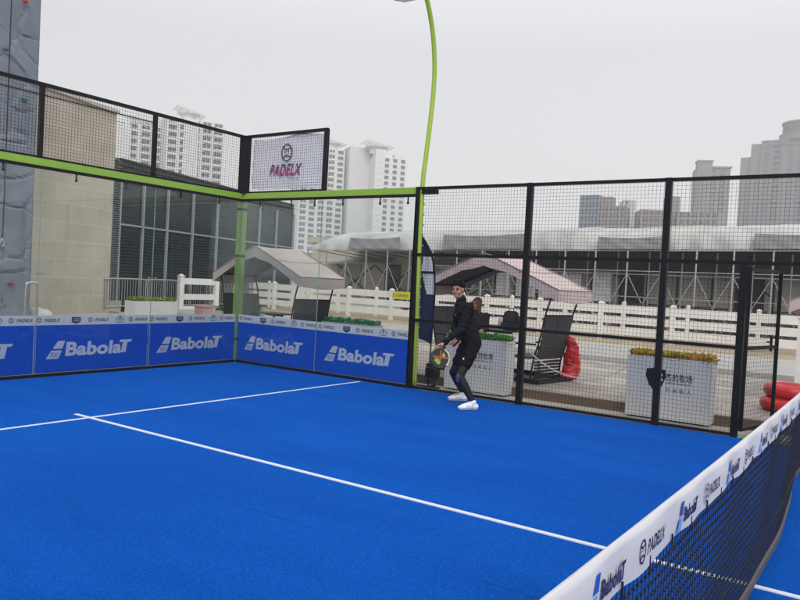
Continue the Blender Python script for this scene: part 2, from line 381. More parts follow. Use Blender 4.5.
# open gate leaf
ga, gb = Vector((-.06, 8.93, 0)), Vector((-.95, 9.16, 0))
gf = MB()
for p in (ga, gb): gf.bar((p.x, p.y, .08), (p.x, p.y, 2.11), .045)
for z in (.10, 1.11, 2.09): gf.bar((ga.x, ga.y, z), (gb.x, gb.y, z), .035, .045)
gate = part('gate', gf, BLACK, sidew)
gm = wires(ga[:2], gb[:2], .12, 2.07, wd=.0027); gm = local(gm, sidew); gmo = gm.build('gate_mesh', WIRE, gate)
gh = local(MB().bar((-.90, 9.10, 1.05), (-.90, 9.10, 1.25), .03).bar((-.86, 9.12, 1.17), (-.86, 9.05, 1.17), .02), sidew).build('handle', BLACK, gate)
# ---------------------------------------------------------------- sponsor banners behind the glass
BLUEV = mat('blue_vinyl', s2l((.10, .38, .86)), .6, .05, 1.5, spec=.10)
WHITEV = mat('white_vinyl', (.86, .86, .88), .5, .03, 2)
LETW = mat('white_print', (.80, .81, .86), .5, .03, 2)
LETD = mat('dark_print', s2l((.16, .15, .30)), .5, .03, 2)
LETP = mat('purple_print', s2l((.20, .13, .42)), .5, .03, 2)
def babolat(F, mb, x, y, h, wd, mi=0, cut=None):
    F.text(mb, 'Babola', x, y, h, width=wd*.82, shear=.10, offset=.038, mi=mi, center=False)
    # wide slanted final T drawn with three strokes
    tx = x+wd*.805
    F.poly(mb, [(tx+.01*wd, y), (tx+.085*wd, y), (tx+.115*wd, y+h*.86), (tx+.04*wd, y+h*.86)], mi)
    F.poly(mb, [(tx-.02*wd, y+h*.84), (tx+.165*wd, y+h*.84), (tx+.185*wd, y+h*1.05), (tx-.0*wd, y+h*1.05)], mi)
def play_mark(F, mb, mc, x, y, h, wd):
    F.poly(mb, [(x+.34*wd, y+h*.56), (x+.86*wd, y+h*.56), (x+wd, y+h), (x+.62*wd, y+h)])
    F.poly(mb, [(x, y), (x+.66*wd, y), (x+.84*wd, y+h*.46), (x+.28*wd, y+h*.46)])
    F.text(mc, 'PLAY', x+.44*wd, y+h*.09, h*.27, width=wd*.42, shear=.25, offset=.01)
def mini(F, kind, mb, x, y, k):
    if kind == 'p':
        tennis_face(F, mb, x-.155*k, y, .038*k, .008*k); F.text(mb, 'PADELX', x+.045*k, y-.022*k, .046*k, width=.235*k, shear=.25, offset=.03)
    elif kind == 's':
        F.poly(mb, [(x-.075*k, y+.045*k), (x+.075*k, y+.045*k), (x+.075*k, y-.03*k), (x, y-.06*k), (x-.075*k, y-.03*k)], 1)
    else:
        F.ring(mb, x, y-.025*k, .075*k, .010*k, a0=0, a1=180, n=12); F.ring(mb, x, y-.025*k, .045*k, .006*k, a0=0, a1=180, n=10)
        F.stroke(mb, [(x, y-.03*k), (x, y+.06*k)], .014*k); F.stroke(mb, [(x-.06*k, y-.045*k), (x+.06*k, y-.045*k)], .008*k)
def banner(a, b_, axis, label):
    L = b_-a
    if axis == 'x': o = (a+L/2, -.045, 0); r_ = Vector((-1, 0, 0)); nr = Vector((0, 1, 0))
    else: o = (-.045, a+L/2, 0); r_ = Vector((0, 1, 0)); nr = Vector((1, 0, 0))
    root = empty('sponsor_banner', o, 0, label, 'banner', 'blue sponsor banners hung along the glass walls')
    U = Vector((0, 0, 1)); hl = L/2-.006
    def slab(z0, z1, off, th):
        mb = MB(); ps = []
        for s1 in (-1, 1):
            for z in (z0, z1):
                for t_ in (off-th, off): ps.append(r_*hl*s1+U*z+nr*t_)
        mb.add([ps[i] for i in range(8)], [(0,1,3,2),(4,6,7,5),(0,4,5,1),(2,3,7,6),(1,5,7,3),(0,2,6,4)]); return mb
    slab(.058, .777, 0, .01).build('blue_sheet', BLUEV, root)
    st = slab(.779, .925, .003, .01).build('white_strip', WHITEV, root)
    F = Face(nr*.003, r_, U); mb = MB(); mc = MB()
    babolat(F, mb, -.250*L, .31, .20, .60*L)
    play_mark(F, mb, mc, -.405*L, .265, .27, .30)
    mb.build('lettering', LETW, root)
    F2 = Face(nr*.0055, r_, U); mc2 = MB(); play_mark(F2, MB(), mc2, -.405*L, .265, .27, .30)
    mc2.build('mark_lettering', BLUEV, root)
    F3 = Face(nr*.0055, r_, U)
    for kind, fx in (('p', -.39), ('s', -.17), ('p', .03), ('a', .22), ('p', .40)):
        ml = MB(); mini(F3, kind, ml, fx*L, .852, 1.0)
        ml.build({'p': 'strip_lettering', 's': 'shield_logo', 'a': 'arch_logo'}[kind], [LETD, LETP], st)
    F4 = Face(nr*.0075, r_, U); mw = MB()
    for dy in (.018, -.012): F4.text(mw, 'WORLD', -.17*L, .852+dy-.008, .02, width=.11, offset=.02)
    mw.build('shield_lettering', LETW, st)
for i in range(3):
    banner(XB[i], XB[i+1], 'x', ['blue banner on the back glass beside the green corner post',
        'blue banner on the back glass, second one left of the green corner post',
        'blue banner on the back glass cut by the left edge of the photo'][i])
banner(YS[0], YS[1], 'y', 'blue banner on the side glass just right of the green corner post')
banner(YS[1], YS[2], 'y', 'blue banner on the side glass ending at the green floodlight pole')
INK = mat('black_ink', (.012, .012, .014), .6, .1, 5, spec=.2)
# white PADELX banner on the corner mesh
pb = empty('logo_banner', (-.09, 1.0, H1), 0, 'white cloth banner with round face logo and purple lettering tied on the corner mesh', 'banner')
mb = MB(); NX, NY = 34, 20; gv = []
for j in range(NY+1):
    for i in range(NX+1):
        u_, v_ = i/NX, j/NY
        edge = min(u_, 1-u_, v_, 1-v_)
        yy = -.89+1.80*u_+.012*math.sin(v_*22)*(1 if u_ < .05 or u_ > .95 else 0)
        zz = .075+.955*v_-.035*math.sin(u_*math.pi*2.2)*(v_ > .97)+.012*math.sin(u_*30)*(v_ < .03)
        gv.append((-.03+.012*math.sin(u_*9+v_*3)*(1-v_)+.006*noise.noise(Vector((u_*8, v_*6, 0))), yy, zz))
mb.add(gv, [(j*(NX+1)+i, j*(NX+1)+i+1, (j+1)*(NX+1)+i+1, (j+1)*(NX+1)+i) for j in range(NY) for i in range(NX)])
cl = mb.build('cloth', mat('white_cloth', (.80, .79, .84), .8, .04, 3), pb, smooth=True)
PG = bpy.data.materials.new('purple_pink_print'); PG.use_nodes = True; n = PG.node_tree.nodes; l = PG.node_tree.links
tc = n.new('ShaderNodeTexCoord'); sx = n.new('ShaderNodeSeparateXYZ'); cr = n.new('ShaderNodeValToRGB')
l.new(tc.outputs['Generated'], sx.inputs[0]); l.new(sx.outputs[2], cr.inputs[0]); l.new(cr.outputs[0], n['Principled BSDF'].inputs['Base Color'])
cr.color_ramp.elements[0].color = (*s2l((.60, .16, .38)), 1); cr.color_ramp.elements[1].color = (*s2l((.24, .16, .38)), 1)
F = Face((-.008, 0, 0), (0, 1, 0), (0, 0, 1)); ml = MB()
F.text(ml, 'PADELX', -.04, .325, .20, width=.76, shear=.28, offset=.022)
ml.build('word_lettering', PG, pb)
ml = MB(); tennis_face(F, ml, 0, .735, .155, .020); F.text(ml, 'PADEL CLUB', .18, .245, .028, width=.26, shear=.2)
ml.build('face_logo', LETD, pb)
# ---------------------------------------------------------------- net
NETY = 9.86
net = empty('padel_net', (5, NETY, 0), 0, 'long black court net with printed white top band, crossing the lower right corner', 'net')
def sag(x): return .975+.03*((x)/5)**2
def nwave(x, z):  # sideways sway of the netting
    k = (1-z/.85)
    return (-.13*math.exp(-((x+3.4)/1.6)**2)-.012*math.sin(x*1.3))*k*k+.003*math.sin(x*5+z*4)
BT = mat('net_band_cloth', (.56, .56, .59), .75, .05, 3, bump=.1, bscale=200)
mb = MB(); N = 260
prof = [(.012, -.150), (.014, -.08), (.013, -.02), (.007, 0.0), (-.007, 0.0), (-.013, -.02), (-.014, -.08), (-.012, -.150)]
vs = []
for i in range(N+1):
    x = -4.95+9.9*i/N
    low = .004*math.sin(x*7.1)+.003*math.sin(x*19+1)
    for j, (py, pz) in enumerate(prof):
        zz = sag(x)+pz+(low if pz < -.1 else 0); vs.append((x, py+.004*math.sin(x*11)*(pz < -.01), zz))
P = len(prof)
fs = [(i*P+j, (i+1)*P+j, (i+1)*P+j+1, i*P+j+1) for i in range(N) for j in range(P-1)]
mb.add(vs, fs); band = mb.build('top_band', BT, net, smooth=True)
NETM = mat('net_cord', (.008, .010, .022), .7)
mb = MB(); st = .041; nx = int(9.9/st); zb = .045
def npt(x, z): return (x, nwave(x, z), z)
for i in range(nx+1):
    x = -4.95+i*st; zt = sag(x)-.135; k = 8; pts = []
    for j in range(k+1):
        z = zb+(zt-zb)*j/k; jx = x+.006*math.sin(z*21+x*9)
        pts.append(npt(jx, z))
    if x > -1.0 or True: mb.tube(pts, .0019, 4, caps=False)
nz = int((.84-zb)/st)
for j in range(nz+1):
    z = zb+j*st; pts = []
    for i in range(0, nx*2+1): x = -4.95+i*st/2; pts.append(npt(x, z+(.005 if i % 2 else -.005)+.004*math.sin(x*3+j)))
    mb.tube(pts, .0019, 4, caps=False)
for i in range(nx):   # knots
    for j in range(nz):
        x = -4.95+i*st; z = zb+j*st
        if x > -1.5:
            p = Vector(npt(x, z)); mb.box(p-Vector((.0045, .0045, .0045)), p+Vector((.0045, .0045, .0045)))
mb.build('netting', NETM, net)
mb = MB(); pts = []
vs = []
for i in range(161):
    x = -4.95+9.9*i/160; y = nwave(x, .03)
    for dy, z in ((-.004, .012), (.012, .010), (.016, .066), (0, .07)): vs.append((x, y+dy, z))
mb.add(vs, [(i*4+j, (i+1)*4+j, (i+1)*4+(j+1) % 4, i*4+(j+1) % 4) for i in range(160) for j in range(4)])
mb.build('bottom_tape', mat('grey_webbing', (.085, .08, .085), .8, .2, 30), net)
mb = MB(); mb.tube([npt(-4.9+9.8*i/80, .30-.10*math.sin(i/80*math.pi)*.6) for i in range(81)], .006, 5); mb.build('tension_cord', NETM, net)
mb = MB().box((-5.03, -.035, 0), (-4.95, .035, 1.06)); mb.box((-5.06, -.06, 0), (-4.92, .06, .02)); mb.build('net_post', BLACK, net)
mb = MB().box((4.95, -.035, 0), (5.03, .035, 1.06)); mb.box((4.92, -.06, 0), (5.06, .06, .02)); mb.build('net_post', BLACK, net)
for i in range(34):
    mb = MB(); x = -4.6+i*.28; z = sag(x)-.14
    mb.bar((x, .016, z-.035), (x+.004, .016, z+.02), .006)
    if i % 3 == 0: mb.bar((x, .016, z-.02), (x+.03, .022, z-.05), .005)
    mb.build('lace_tie', NETM, net)
F = Face((0, .0185, 0), (-1, 0, 0), (0, 0, 1)); BLM = [LETD, mat('print_blue', s2l((.12, .32, .72)), .6), mat('print_sky', s2l((.35, .62, .88)), .6)]
def band_logo(kind, x):
    m1 = MB()
    z = sag(x)-.082
    if kind == 'b':
        F.poly(m1, [(-x-.145+.03, z+.002), (-x-.145+.075, z+.002), (-x-.145+.085, z+.052), (-x-.145+.055, z+.052)], 1)
        F.poly(m1, [(-x-.150, z-.052), (-x-.150+.052, z-.052), (-x-.150+.075, z-.006), (-x-.150+.028, z-.006)], 2)
        babolat(F, m1, -x-.05, z-.028, .050, .215, 0)
    else:
        tennis_face(F, m1, -x-.12, z, .036, .007, 0); F.text(m1, 'PADELX', -x+.03, z-.022, .045, width=.20, shear=.25, offset=.025)
    m1.build('band_lettering', BLM, band)
for i in range(22):
    x = 2.83-.455*i+.455*4
    if -4.7 < x < 4.8: band_logo('b' if i % 2 == 0 else 'p', x)
# ---------------------------------------------------------------- curved floodlight pole
lp = empty('light_pole', (-.145, 4.05, 0), 0, 'lime green bowed floodlight pole rising beside the court wall into the sky', 'light pole')
pts = [(.02, 0, 0), (.06, 0, 1.4), (.085, 0, 2.4), (.085, 0, 3.3), (.04, 0, 3.7), (-.015, 0, 4.12), (-.075, 0, 4.67), (-.085, 0, 5.16), (.017, 0, 5.69), (.245, 0, 6.17), (.58, 0, 6.52), (.92, 0, 6.6), (1.1, 0, 6.55)]
def smoothpts(P, k=6):
    P = [Vector(p) for p in P]; out = []
    for i in range(len(P)-1):
        a, b_, c, d = P[max(i-1, 0)], P[i], P[i+1], P[min(i+2, len(P)-1)]
        for j in range(k):
            t = j/k; out.append(.5*((2*b_)+(c-a)*t+(2*a-5*b_+4*c-d)*t*t+(3*b_-a-3*c+d)*t**3))
    return out+[P[-1]]
MB().tube(smoothpts(pts), .038, 14).build('pole', mat('pole_lime', s2l((.60, .70, .28)), .5, .06, 3, spec=.2), lp, smooth=True)
mb = MB().box((-.09, -.09, 0), (.09, .09, .015)); mb.build('base_plate', LIME, lp)
mb = MB()
for k in range(18): mb.box((-.010+.02+.025*k/9, .034, .15+k*.165), (.010+.02+.025*k/9, .043, .18+k*.165))
mb.build('cleat', LIME, lp)
hd = MB(); hd.box((-.13, -.12, -.03), (.13, .12, .03), M=Matrix.Translation((.83, 0, 5.995)) @ Matrix.Rotation(R(12), 4, 'Y'))
hd.bar((.84, 0, 5.99), (.90, 0, 6.58), .03)
hdo = hd.build('lamp_head', BLACK, lp)
MB().box((-.11, -.10, -.036), (.11, .10, -.031), M=Matrix.Translation((.83, 0, 5.995)) @ Matrix.Rotation(R(12), 4, 'Y')).build('lens', mat('lamp_lens', (.6, .6, .6), .2), hdo)
# ---------------------------------------------------------------- feather flag
ff = empty('feather_flag', (-.42, 4.13, 0), 0, 'navy and white feather flag on a thin pole behind the green floodlight pole', 'flag')
MB().tube(smoothpts([(0, 0, 0), (0, .01, .6), (0, .03, 1.3), (0, .0, 1.95), (0, -.10, 2.25), (0, -.27, 2.48), (0, -.36, 2.50)]), .011, 8).build('pole', BLACK, ff, smooth=True)
ed = smoothpts([(0, .02, .70), (0, .03, 1.3), (0, .0, 1.95), (0, -.10, 2.25), (0, -.27, 2.48)], 24)
fm = MB(); vs = []; mi = []
K = 28
for i, p in enumerate(ed):
    wv = .37 if p.z < 1.9 else max(.02, .37-(p.z-1.9)*.62*.7)
    low = p.z+(0.14*(1-0) if i == 0 else 0)
    for k in range(K+1):
        t = k/K; vs.append((-.02+.02*math.sin(t*7+p.z*3), p.y-wv*t, p.z+(.13*t if i == 0 else .1*t*(1-min(1, i/24)))))
fs = []; mi = []
for i in range(len(ed)-1):
    for k in range(K):
        z = ed[i].z; t = (k+.5)/K
        a = i*(K+1)+k; fs.append((a, a+1, a+K+2, a+K+1))
        mi.append(1 if ((1.90 < z < 2.14 and .10 < t < .80) or (1.52 < z < 1.86 and .08 < t < .72-(1.86-z)*.9) or (1.62 < z < 1.72 and .82 < t < .93)) else 0)
fm.add(vs, fs); fm.mi = mi
fm.build('flag_cloth', [mat('navy_cloth', s2l((.10, .14, .30)), .7, .08, 4), mat('flag_white', (.62, .62, .68), .7, .05, 4)], ff, smooth=True)
MB().box((-.22, -.02, 0), (.22, .02, .018)).box((-.02, -.22, .0), (.02, .22, .019)).build('cross_foot', BLACK, ff)
# yellow and black cable strips on the deck beside the flag
mb = MB(); mb.bar((-1.2, 3.6, .146), (-1.0, 4.5, .146), .05, .012); mb.bar((-1.5, 3.7, .147), (-1.35, 4.4, .147), .045, .012)
tag(mb.build('marking_tape', mat('yellow_tape', (.55, .40, .05), .6)), 'yellow tape strips on the raised deck at the foot of the feather flag', 'tape')
# ---------------------------------------------------------------- canopy glider swings
CAN = mat('dusty_pink_canvas', s2l((.73, .665, .665)), .85, .10, 1.5, bump=.25, bscale=7)
PIPE = mat('canvas_piping', (.30, .22, .22), .8)
UNDERSHADE = mat('underside_shade_brown', (.07, .055, .055), .9, .2, 5)  # dark brown standing in for the shade under the canopies
SLING = mat('black_sling_mesh', (.035, .037, .040), .6, .25, 60)
DARKP = mat('dark_powdercoat', (.018, .018, .019), .5, .2, 10, spec=.2)
CAN0 = mat('beige_canvas', s2l((.735, .685, .665)), .85, .12, 1.5, bump=.35, bscale=7)
def glider(loc, rz, label, canvas=None):
    cv = canvas or CAN
    r_ = empty('canopy_swing', loc, rz, label, 'garden swing', 'canopy garden swings around the court')
    W, D, E1, E2 = 1.52, 1.05, 1.60, 2.18
    zt = lambda s_: E1+(E2-E1)*(1-s_)
    mb = MB(); nu = 28; nv = 10; vs = []
    for j in range(nv+1):
        v = -.02+(D+.04)*j/nv
        for i in range(nu+1):
            u_ = -1+2*i/nu; z = E1+(E2-E1)*(1-abs(u_)**1.05)-.025*math.sin(math.pi*j/nv)*(1-abs(u_)*.5)+.022*noise.noise(Vector((u_*5, v*3, loc[0])))-.012*abs(math.sin(u_*math.pi*3))
            vs.append((u_*W, v, z))
    cf = [(j*(nu+1)+i, j*(nu+1)+i+1, (j+1)*(nu+1)+i+1, (j+1)*(nu+1)+i) for j in range(nv) for i in range(nu)]; mb.add(vs, cf)
    cn = mb.build('canopy', cv, r_, smooth=True)
    def valance(pf, nseg, name='valance'):
        mb = MB(); vv = []
        for i in range(nseg+1):
            (a, h) = pf(i/nseg); a = Vector(a); vv += [a, a-Vector((0, 0, h*.5))+Vector((.012*math.sin(i*1.3), .012*math.cos(i*1.7), 0)), a-Vector((0, 0, h))]
        mb.add(vv, [(i*3+k, (i+1)*3+k, (i+1)*3+k+1, i*3+k+1) for i in range(nseg) for k in range(2)])
        mb.build(name, cv, cn, smooth=True)
    pp = MB()
    for v in (-.028, D+.028): pp.tube([(-W+2*W*k/24, v, E1+(E2-E1)*(1-abs(-1+k/12)**1.05)+.002) for k in range(25)], .009, 6)
    for s_ in (-1, 1): pp.tube([(s_*W*1.003, -.02, E1+.002), (s_*W*1.003, D+.02, E1+.002)], .009, 6); pp.tube([(s_*W*.5, k*D/8, E1+(E2-E1)*(1-.5**1.05)-.025*math.sin(math.pi*k/8)*.75+.004) for k in range(9)], .005, 5)
    pp.build('seam_piping', PIPE, cn)
    for v in (-.022, D+.022):
        valance(lambda t, v=v: (((-1+2*t)*W, v, E1+(E2-E1)*(1-abs(-1+2*t)**1.05)), .15+.07*(abs(-1+2*t) < .30)*math.cos((-1+2*t)/.30*math.pi/2)+.05*abs(-1+2*t)**3), 40)
    for s_ in (-1, 1):
        valance(lambda t, s_=s_: ((s_*(W+.003), -.02+(D+.04)*t, E1), .17+.05*math.sin(t*math.pi)), 12)
    # light roof frame carried by the seat-back poles
    fr = MB()
    for v in (.06, D-.06):
        for s_ in (-1, 1): fr.tube([(s_*1.38, v, E1-.02), (0, v, E2-.05)], .014, 8)
    fr.tube([(0, .06, E2-.05), (0, D-.06, E2-.05)], .016, 8)
    for s_ in (-1, 1): fr.tube([(s_*1.38, .06, E1-.02), (s_*1.38, D-.06, E1-.02)], .014, 8)
    fr.build('frame', DARKP, r_, smooth=False)
    li = MB(); li.add([(x*.97, min(max(y, .0), D), z-.02) for x, y, z in vs], cf); li.build('underside_shade', UNDERSHADE, cn, smooth=True)  # added dark sheet below the roof, paints its underside as shaded
    for s_ in (-1, 1):
        st = MB()
        x0, x1 = s_*.52, s_*.98
        st.box((min(x0, x1), .10, .43), (max(x0, x1), D-.10, .455))
        for v in (.09, D-.09): st.bar((x0, v, .44), (x1, v, .44), .03)
        st.bar((x0, .09, .44), (x0, D-.09, .44), .03)
        so_ = st.build('seat', SLING, r_)
        bk = MB(); nb = (.10, D/2-.02, D/2+.02, D-.10)
        for a, b_, ro in ((nb[0], nb[1], 0), (nb[2], nb[3], 0), (nb[1]-.01, nb[2]+.01, .006)):
            P4 = []
            for k in range(7):
                t = k/6; z = .42+.74*t; x = s_*(1.07+ro+.15*t+.03*math.sin(t*math.pi)); P4.append((x, z))
            for k in range(6):
                (xa, za), (xb, zb_) = P4[k], P4[k+1]
                bk.add([(xa, a, za), (xa, b_, za), (xb, b_, zb_), (xb, a, zb_)], [(0, 1, 2, 3)])
                bk.add([(xa+.012*s_, a, za), (xa+.012*s_, b_, za), (xb+.012*s_, b_, zb_), (xb+.012*s_, a, zb_)], [(3, 2, 1, 0)])
        bk.build('backrest', SLING, r_)
        bf = MB()
        for v in (.085, D-.085):
            bf.tube([(s_*1.0, v, .06), (s_*1.05, v, .42), (s_*1.16, v, .80), (s_*1.23, v, 1.17), (s_*1.30, v, 1.40), (s_*1.38, v, E1)], .015, 8)
        bf.tube([(s_*1.23, .085, 1.17), (s_*1.23, D-.085, 1.17)], .014, 8)
        for v in (.05, D-.05): bf.tube([(s_*.50, v, .64), (s_*.62, v, .67), (s_*1.10, v, .68)], .016, 8)
        bf.build('back_frame', DARKP, r_)
        sk_ = MB()
        for k in range(6): sk_.box((s_*1.06-.012, .12, .10+k*.052), (s_*1.06+.012, D-.12, .135+k*.052))
        sk_.build('ribbed_skirt', DARKP, r_)
        ar = MB()
        for v in (.05, D-.05): ar.tube([(s_*.55, v, .66), (s_*.60, v, .10)], .014, 8)
        ar.build('hanger', DARKP, r_)
    ft = MB(); ft.box((-1.15, .02, .0), (1.15, D-.02, .03))
    for v in (.0, D-.03): ft.box((-1.2, v, .01), (1.2, v+.03, .11))
    for s_ in (-1, 1): ft.box((s_*1.2-.015, 0, .01), (s_*1.2+.015, D, .112))
    for k in range(15): ft.box((-1.1+k*.155, .03, .03), (-.97+k*.155, D-.03, .042))
    ft.build('foot_platform', DARKP, r_)
    tb = MB().box((-.40, .24, .815), (.40, D-.24, .84)); tb.tube([(0, D/2, .04), (0, D/2, .815)], .02, 8); tb.bar((-.3, D/2, .79), (.3, D/2, .79), .03)
    tb.build('table_top', DARKP, r_)
    return r_
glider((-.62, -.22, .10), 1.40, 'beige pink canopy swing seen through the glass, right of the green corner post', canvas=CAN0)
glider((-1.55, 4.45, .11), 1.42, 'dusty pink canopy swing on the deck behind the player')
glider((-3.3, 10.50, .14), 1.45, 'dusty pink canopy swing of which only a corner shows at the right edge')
# ---------------------------------------------------------------- planters
PLW = mat('planter_panel', (.57, .58, .58), .55, .2, 1.1, detail=9, col2=(.47, .475, .47))
def planter(loc, rz, L, Wd, H, c1, c2, label, hh=.10, n_=2600, text=False, cut=0):
    r_ = empty('planter_box', loc, rz, label, 'planter', 'white planter boxes with hedges')
    mb = MB(); t = .025
    mb.box((-L/2, -Wd, 0.02), (L/2, -Wd+t, H)).box((-L/2, -t, .02), (L/2, 0, H)).box((-L/2, -Wd+t, .02), (-L/2+t, -t, H)).box((L/2-t, -Wd+t, .02), (L/2, -t, H)).box((-L/2+t, -Wd+t, .02), (L/2-t, -t, H-.08))
    bm = bmesh.new(); o = mb.build('box', PLW, r_)
    m2 = MB()
    for s_ in (-1, 1): m2.box((s_*(L/2-.10)-.03, -Wd+.04, 0), (s_*(L/2-.10)+.03, -.04, .02))
    m2.build('foot', BLACK, r_)
    hd_ = MB(); rnd = random.Random(int(L*1000)+int(abs(loc[0])*77))
    for i in range(n_):
        x = rnd.uniform(-L/2+.01, L/2-.01); y = rnd.uniform(-Wd+.01, -.01); u_ = rnd.random()
        top = hh*(.72+.28*noise.noise(Vector((x*7, y*7, L)))+.12*noise.noise(Vector((x*25, y*25, 3))))
        z = H-.06+u_**.6*(top+.06); s_ = rnd.uniform(.012, .028)
        a = rnd.uniform(0, 6.28); el = rnd.uniform(-.4, 1.3)
        d = Vector((math.cos(a)*math.cos(el), math.sin(a)*math.cos(el), math.sin(el))); q = d.cross(Vector((rnd.uniform(-1, 1), rnd.uniform(-1, 1), rnd.uniform(-1, 1)))).normalized()
        p = Vector((x, y, z))
        hd_.add([p, p+d*s_+q*s_*.5, p+d*s_*2.2, p+d*s_-q*s_*.5], [(0, 1, 2, 3)], rnd.choice((0, 0, 1)) if noise.noise(Vector((x*4, y*4, L+9))) > -.05 else rnd.choice((0, 1, 1)))
    hd_.build('hedge', [c1, c2], r_)
    return r_
LY = mat('leaf_yellow_green', (.34, .34, .045), .6, .5, 30); LO = mat('leaf_orange', (.50, .27, .03), .6, .4, 30)
LG = mat('leaf_green', (.05, .17, .03), .6, .5, 30); LB = mat('leaf_bright', (.12, .33, .05), .6, .4, 30)
LT = mat('leaf_teal', (.08, .36, .21), .6, .4, 30); LT2 = mat('leaf_teal_dark', (.04, .20, .12), .6, .4, 30); LD = mat('leaf_dark', (.035, .10, .03), .6, .5, 30)
# rotation -90deg maps local -Y (inwards) to world -X ; front face local +Y -> world +X
p1 = planter((-.50, 7.92, 0), -math.pi/2, 1.12, .32, .86, LY, LO, 'white planter box with shield emblem and orange green hedge, right behind the mesh', n_=5200, hh=.085)
p2 = planter((-.52, 4.92, 0), -math.pi/2, 1.10, .30, .86, LG, LB, 'white planter box with bright green plastic hedge behind the player', n_=5000, hh=.10)
for rt_, xs, sh in ((p1, .0, True), (p2, .0, True)):
    F = Face((0, .002, 0), (-1, 0, 0), (0, 0, 1)); ml = MB()
    if sh:
        cx, cz = -.165, .565
        sh_ = [(0, .16), (.06, .135), (.125, .13), (.135, .03), (.09, -.09), (0, -.185), (-.09, -.09), (-.135, .03), (-.125, .13), (-.06, .135)]
        F.poly(ml, [(cx+a, cz+b_) for a, b_ in sh_])
    F.text(ml, '杰的牧场', .14, .555, .085, width=.35, offset=.012)
    F.text(ml, 'JIEDE RANCH', .14, .505, .028, width=.32)
    F.text(ml, '为 米 牧 人', .14, .395, .05, width=.34)
    ml.build('lettering', INK, rt_)
    F2 = Face((0, .004, 0), (-1, 0, 0), (0, 0, 1)); mw = MB()
    F2.text(mw, 'R', cx+.06, cz-.02, .105, shear=.1, offset=.02); mw.build('emblem_letter', LETW, rt_)
planter((-1.70, -1.6, 0), 0, 1.25, .32, .88, LY, LD, 'white planter box with yellow green hedge, behind the glass just left of the corner post', n_=2600)
planter((-1.22, 1.60, 0), -math.pi/2, 1.50, .32, .86, LT, LT2, 'planter box with teal green plastic hedge behind the right-hand glass', n_=3200, hh=.09)
planter((-1.95, -5.0, 0), 0, 1.28, .40, .90, LY, LG, 'white planter box with yellow green hedge standing by the steel barriers', n_=2200)
# ---------------------------------------------------------------- white ranch fence
FX = -14.0; KF = (9.809+14.0)/(9.809+16.5)
fz = lambda z: 1.7-(1.7-z)*KF
fy = lambda y: 10.5-(10.5-y)*KF
rf = empty('ranch_fence', (FX, 0, .0), 0, 'long white plastic ranch fence with three rails and capped posts across the background', 'fence')
def fpost(y, x=0, root=None, ht=1.33, zf=fz):
    a = .07; t = zf(ht)
    mb = MB().box((x-a, y-a, 0), (x+a, y+a, t)); a = .085; mb.box((x-a, y-a, t), (x+a, y+a, t+.03))
    mb.add([(x-a, y-a, t+.03), (x+a, y-a, t+.03), (x+a, y+a, t+.03), (x-a, y+a, t+.03), (x, y, t+.09)], [(0, 1, 4), (1, 2, 4), (2, 3, 4), (3, 0, 4)])
    mb.build('fence_post', WHITEP, root or rf)
FY = [fy(y) for y in (-17.9, -15.1, -12.7, -10.4, -8.0, -5.7, -3.3, -1.0, 1.4, 3.55, 3.95, 6.3, 8.7, 11.1, 13.5)]
for y in FY: fpost(y)
for a, b_ in zip(FY[:-1], FY[1:]):
    mb = MB()
    for z0, z1 in ((.24, .51), (.63, .90), (1.01, 1.30)): mb.box((.0-.02, a+.072, fz(z0)), (.02, b_-.072, fz(z1)))
    mb.build('rail_bay', WHITEP, rf)
rb_ = empty('ranch_fence', (FX-1.4, 0, 0), 0, 'second white ranch fence glimpsed through the gaps of the front one', 'fence')
for i in range(13):
    y = fy(-17.0)+2.12*i
    mb = MB().box((-.06, y-.06, 0), (.06, y+.06, fz(1.33))).ell((0, y, fz(1.36)), (.085, .085, .06), n=8); mb.build('fence_post', WHITEP, rb_)
    mb = MB()
    for z0, z1 in ((.30, .45), (.68, .82), (1.08, 1.22)): mb.box((-.02, y+.062, fz(z0)), (.02, y+2.05, fz(z1)))
    mb.build('rail_bay', WHITEP, rb_)
# short end run of the fence in front of the glass building
e0, e1 = at(181, 280, 27.6), at(216.5, 280, 29.0); ed_ = math.atan2(e1.y-e0.y, e1.x-e0.x); eL = math.hypot(e1.x-e0.x, e1.y-e0.y)
re0 = empty('ranch_fence', (e0.x, e0.y, .0), ed_, 'short end run of white ranch fence left of the green corner post', 'fence')
for x in (0, eL):
    mb = MB().box((x-.09, -.09, .1), (x+.09, .09, 1.50)); mb.box((x-.11, -.11, 1.50), (x+.11, .11, 1.53)); mb.ell((x, 0, 1.53), (.10, .10, .06), n=10); mb.build('fence_post', WHITEP, re0)
mb = MB()
for z0, z1 in ((.22, .38), (.62, .84), (1.20, 1.44)): mb.box((.092, -.02, z0), (eL-.092, .02, z1))
mb.build('rail_bay', WHITEP, re0)
ys = tag(MB().box((FX+.03, fy(-8.1), fz(.97)), (FX+.045, fy(-6.95), fz(1.30))).build('warning_sign', mat('yellow_sign', (.55, .50, .04), .5, .05)), 'yellow sign plate fixed on the white fence left of the floodlight pole', 'sign')
F = Face((FX+.048, fy(-7.52), 0), (0, 1, 0), (0, 0, 1)); ml = MB(); F.text(ml, '注意安全', .08, fz(1.08), .09, width=.6); F.ring(ml, -.38, fz(1.13), .07, .03); ml.build('lettering', LETD, ys)
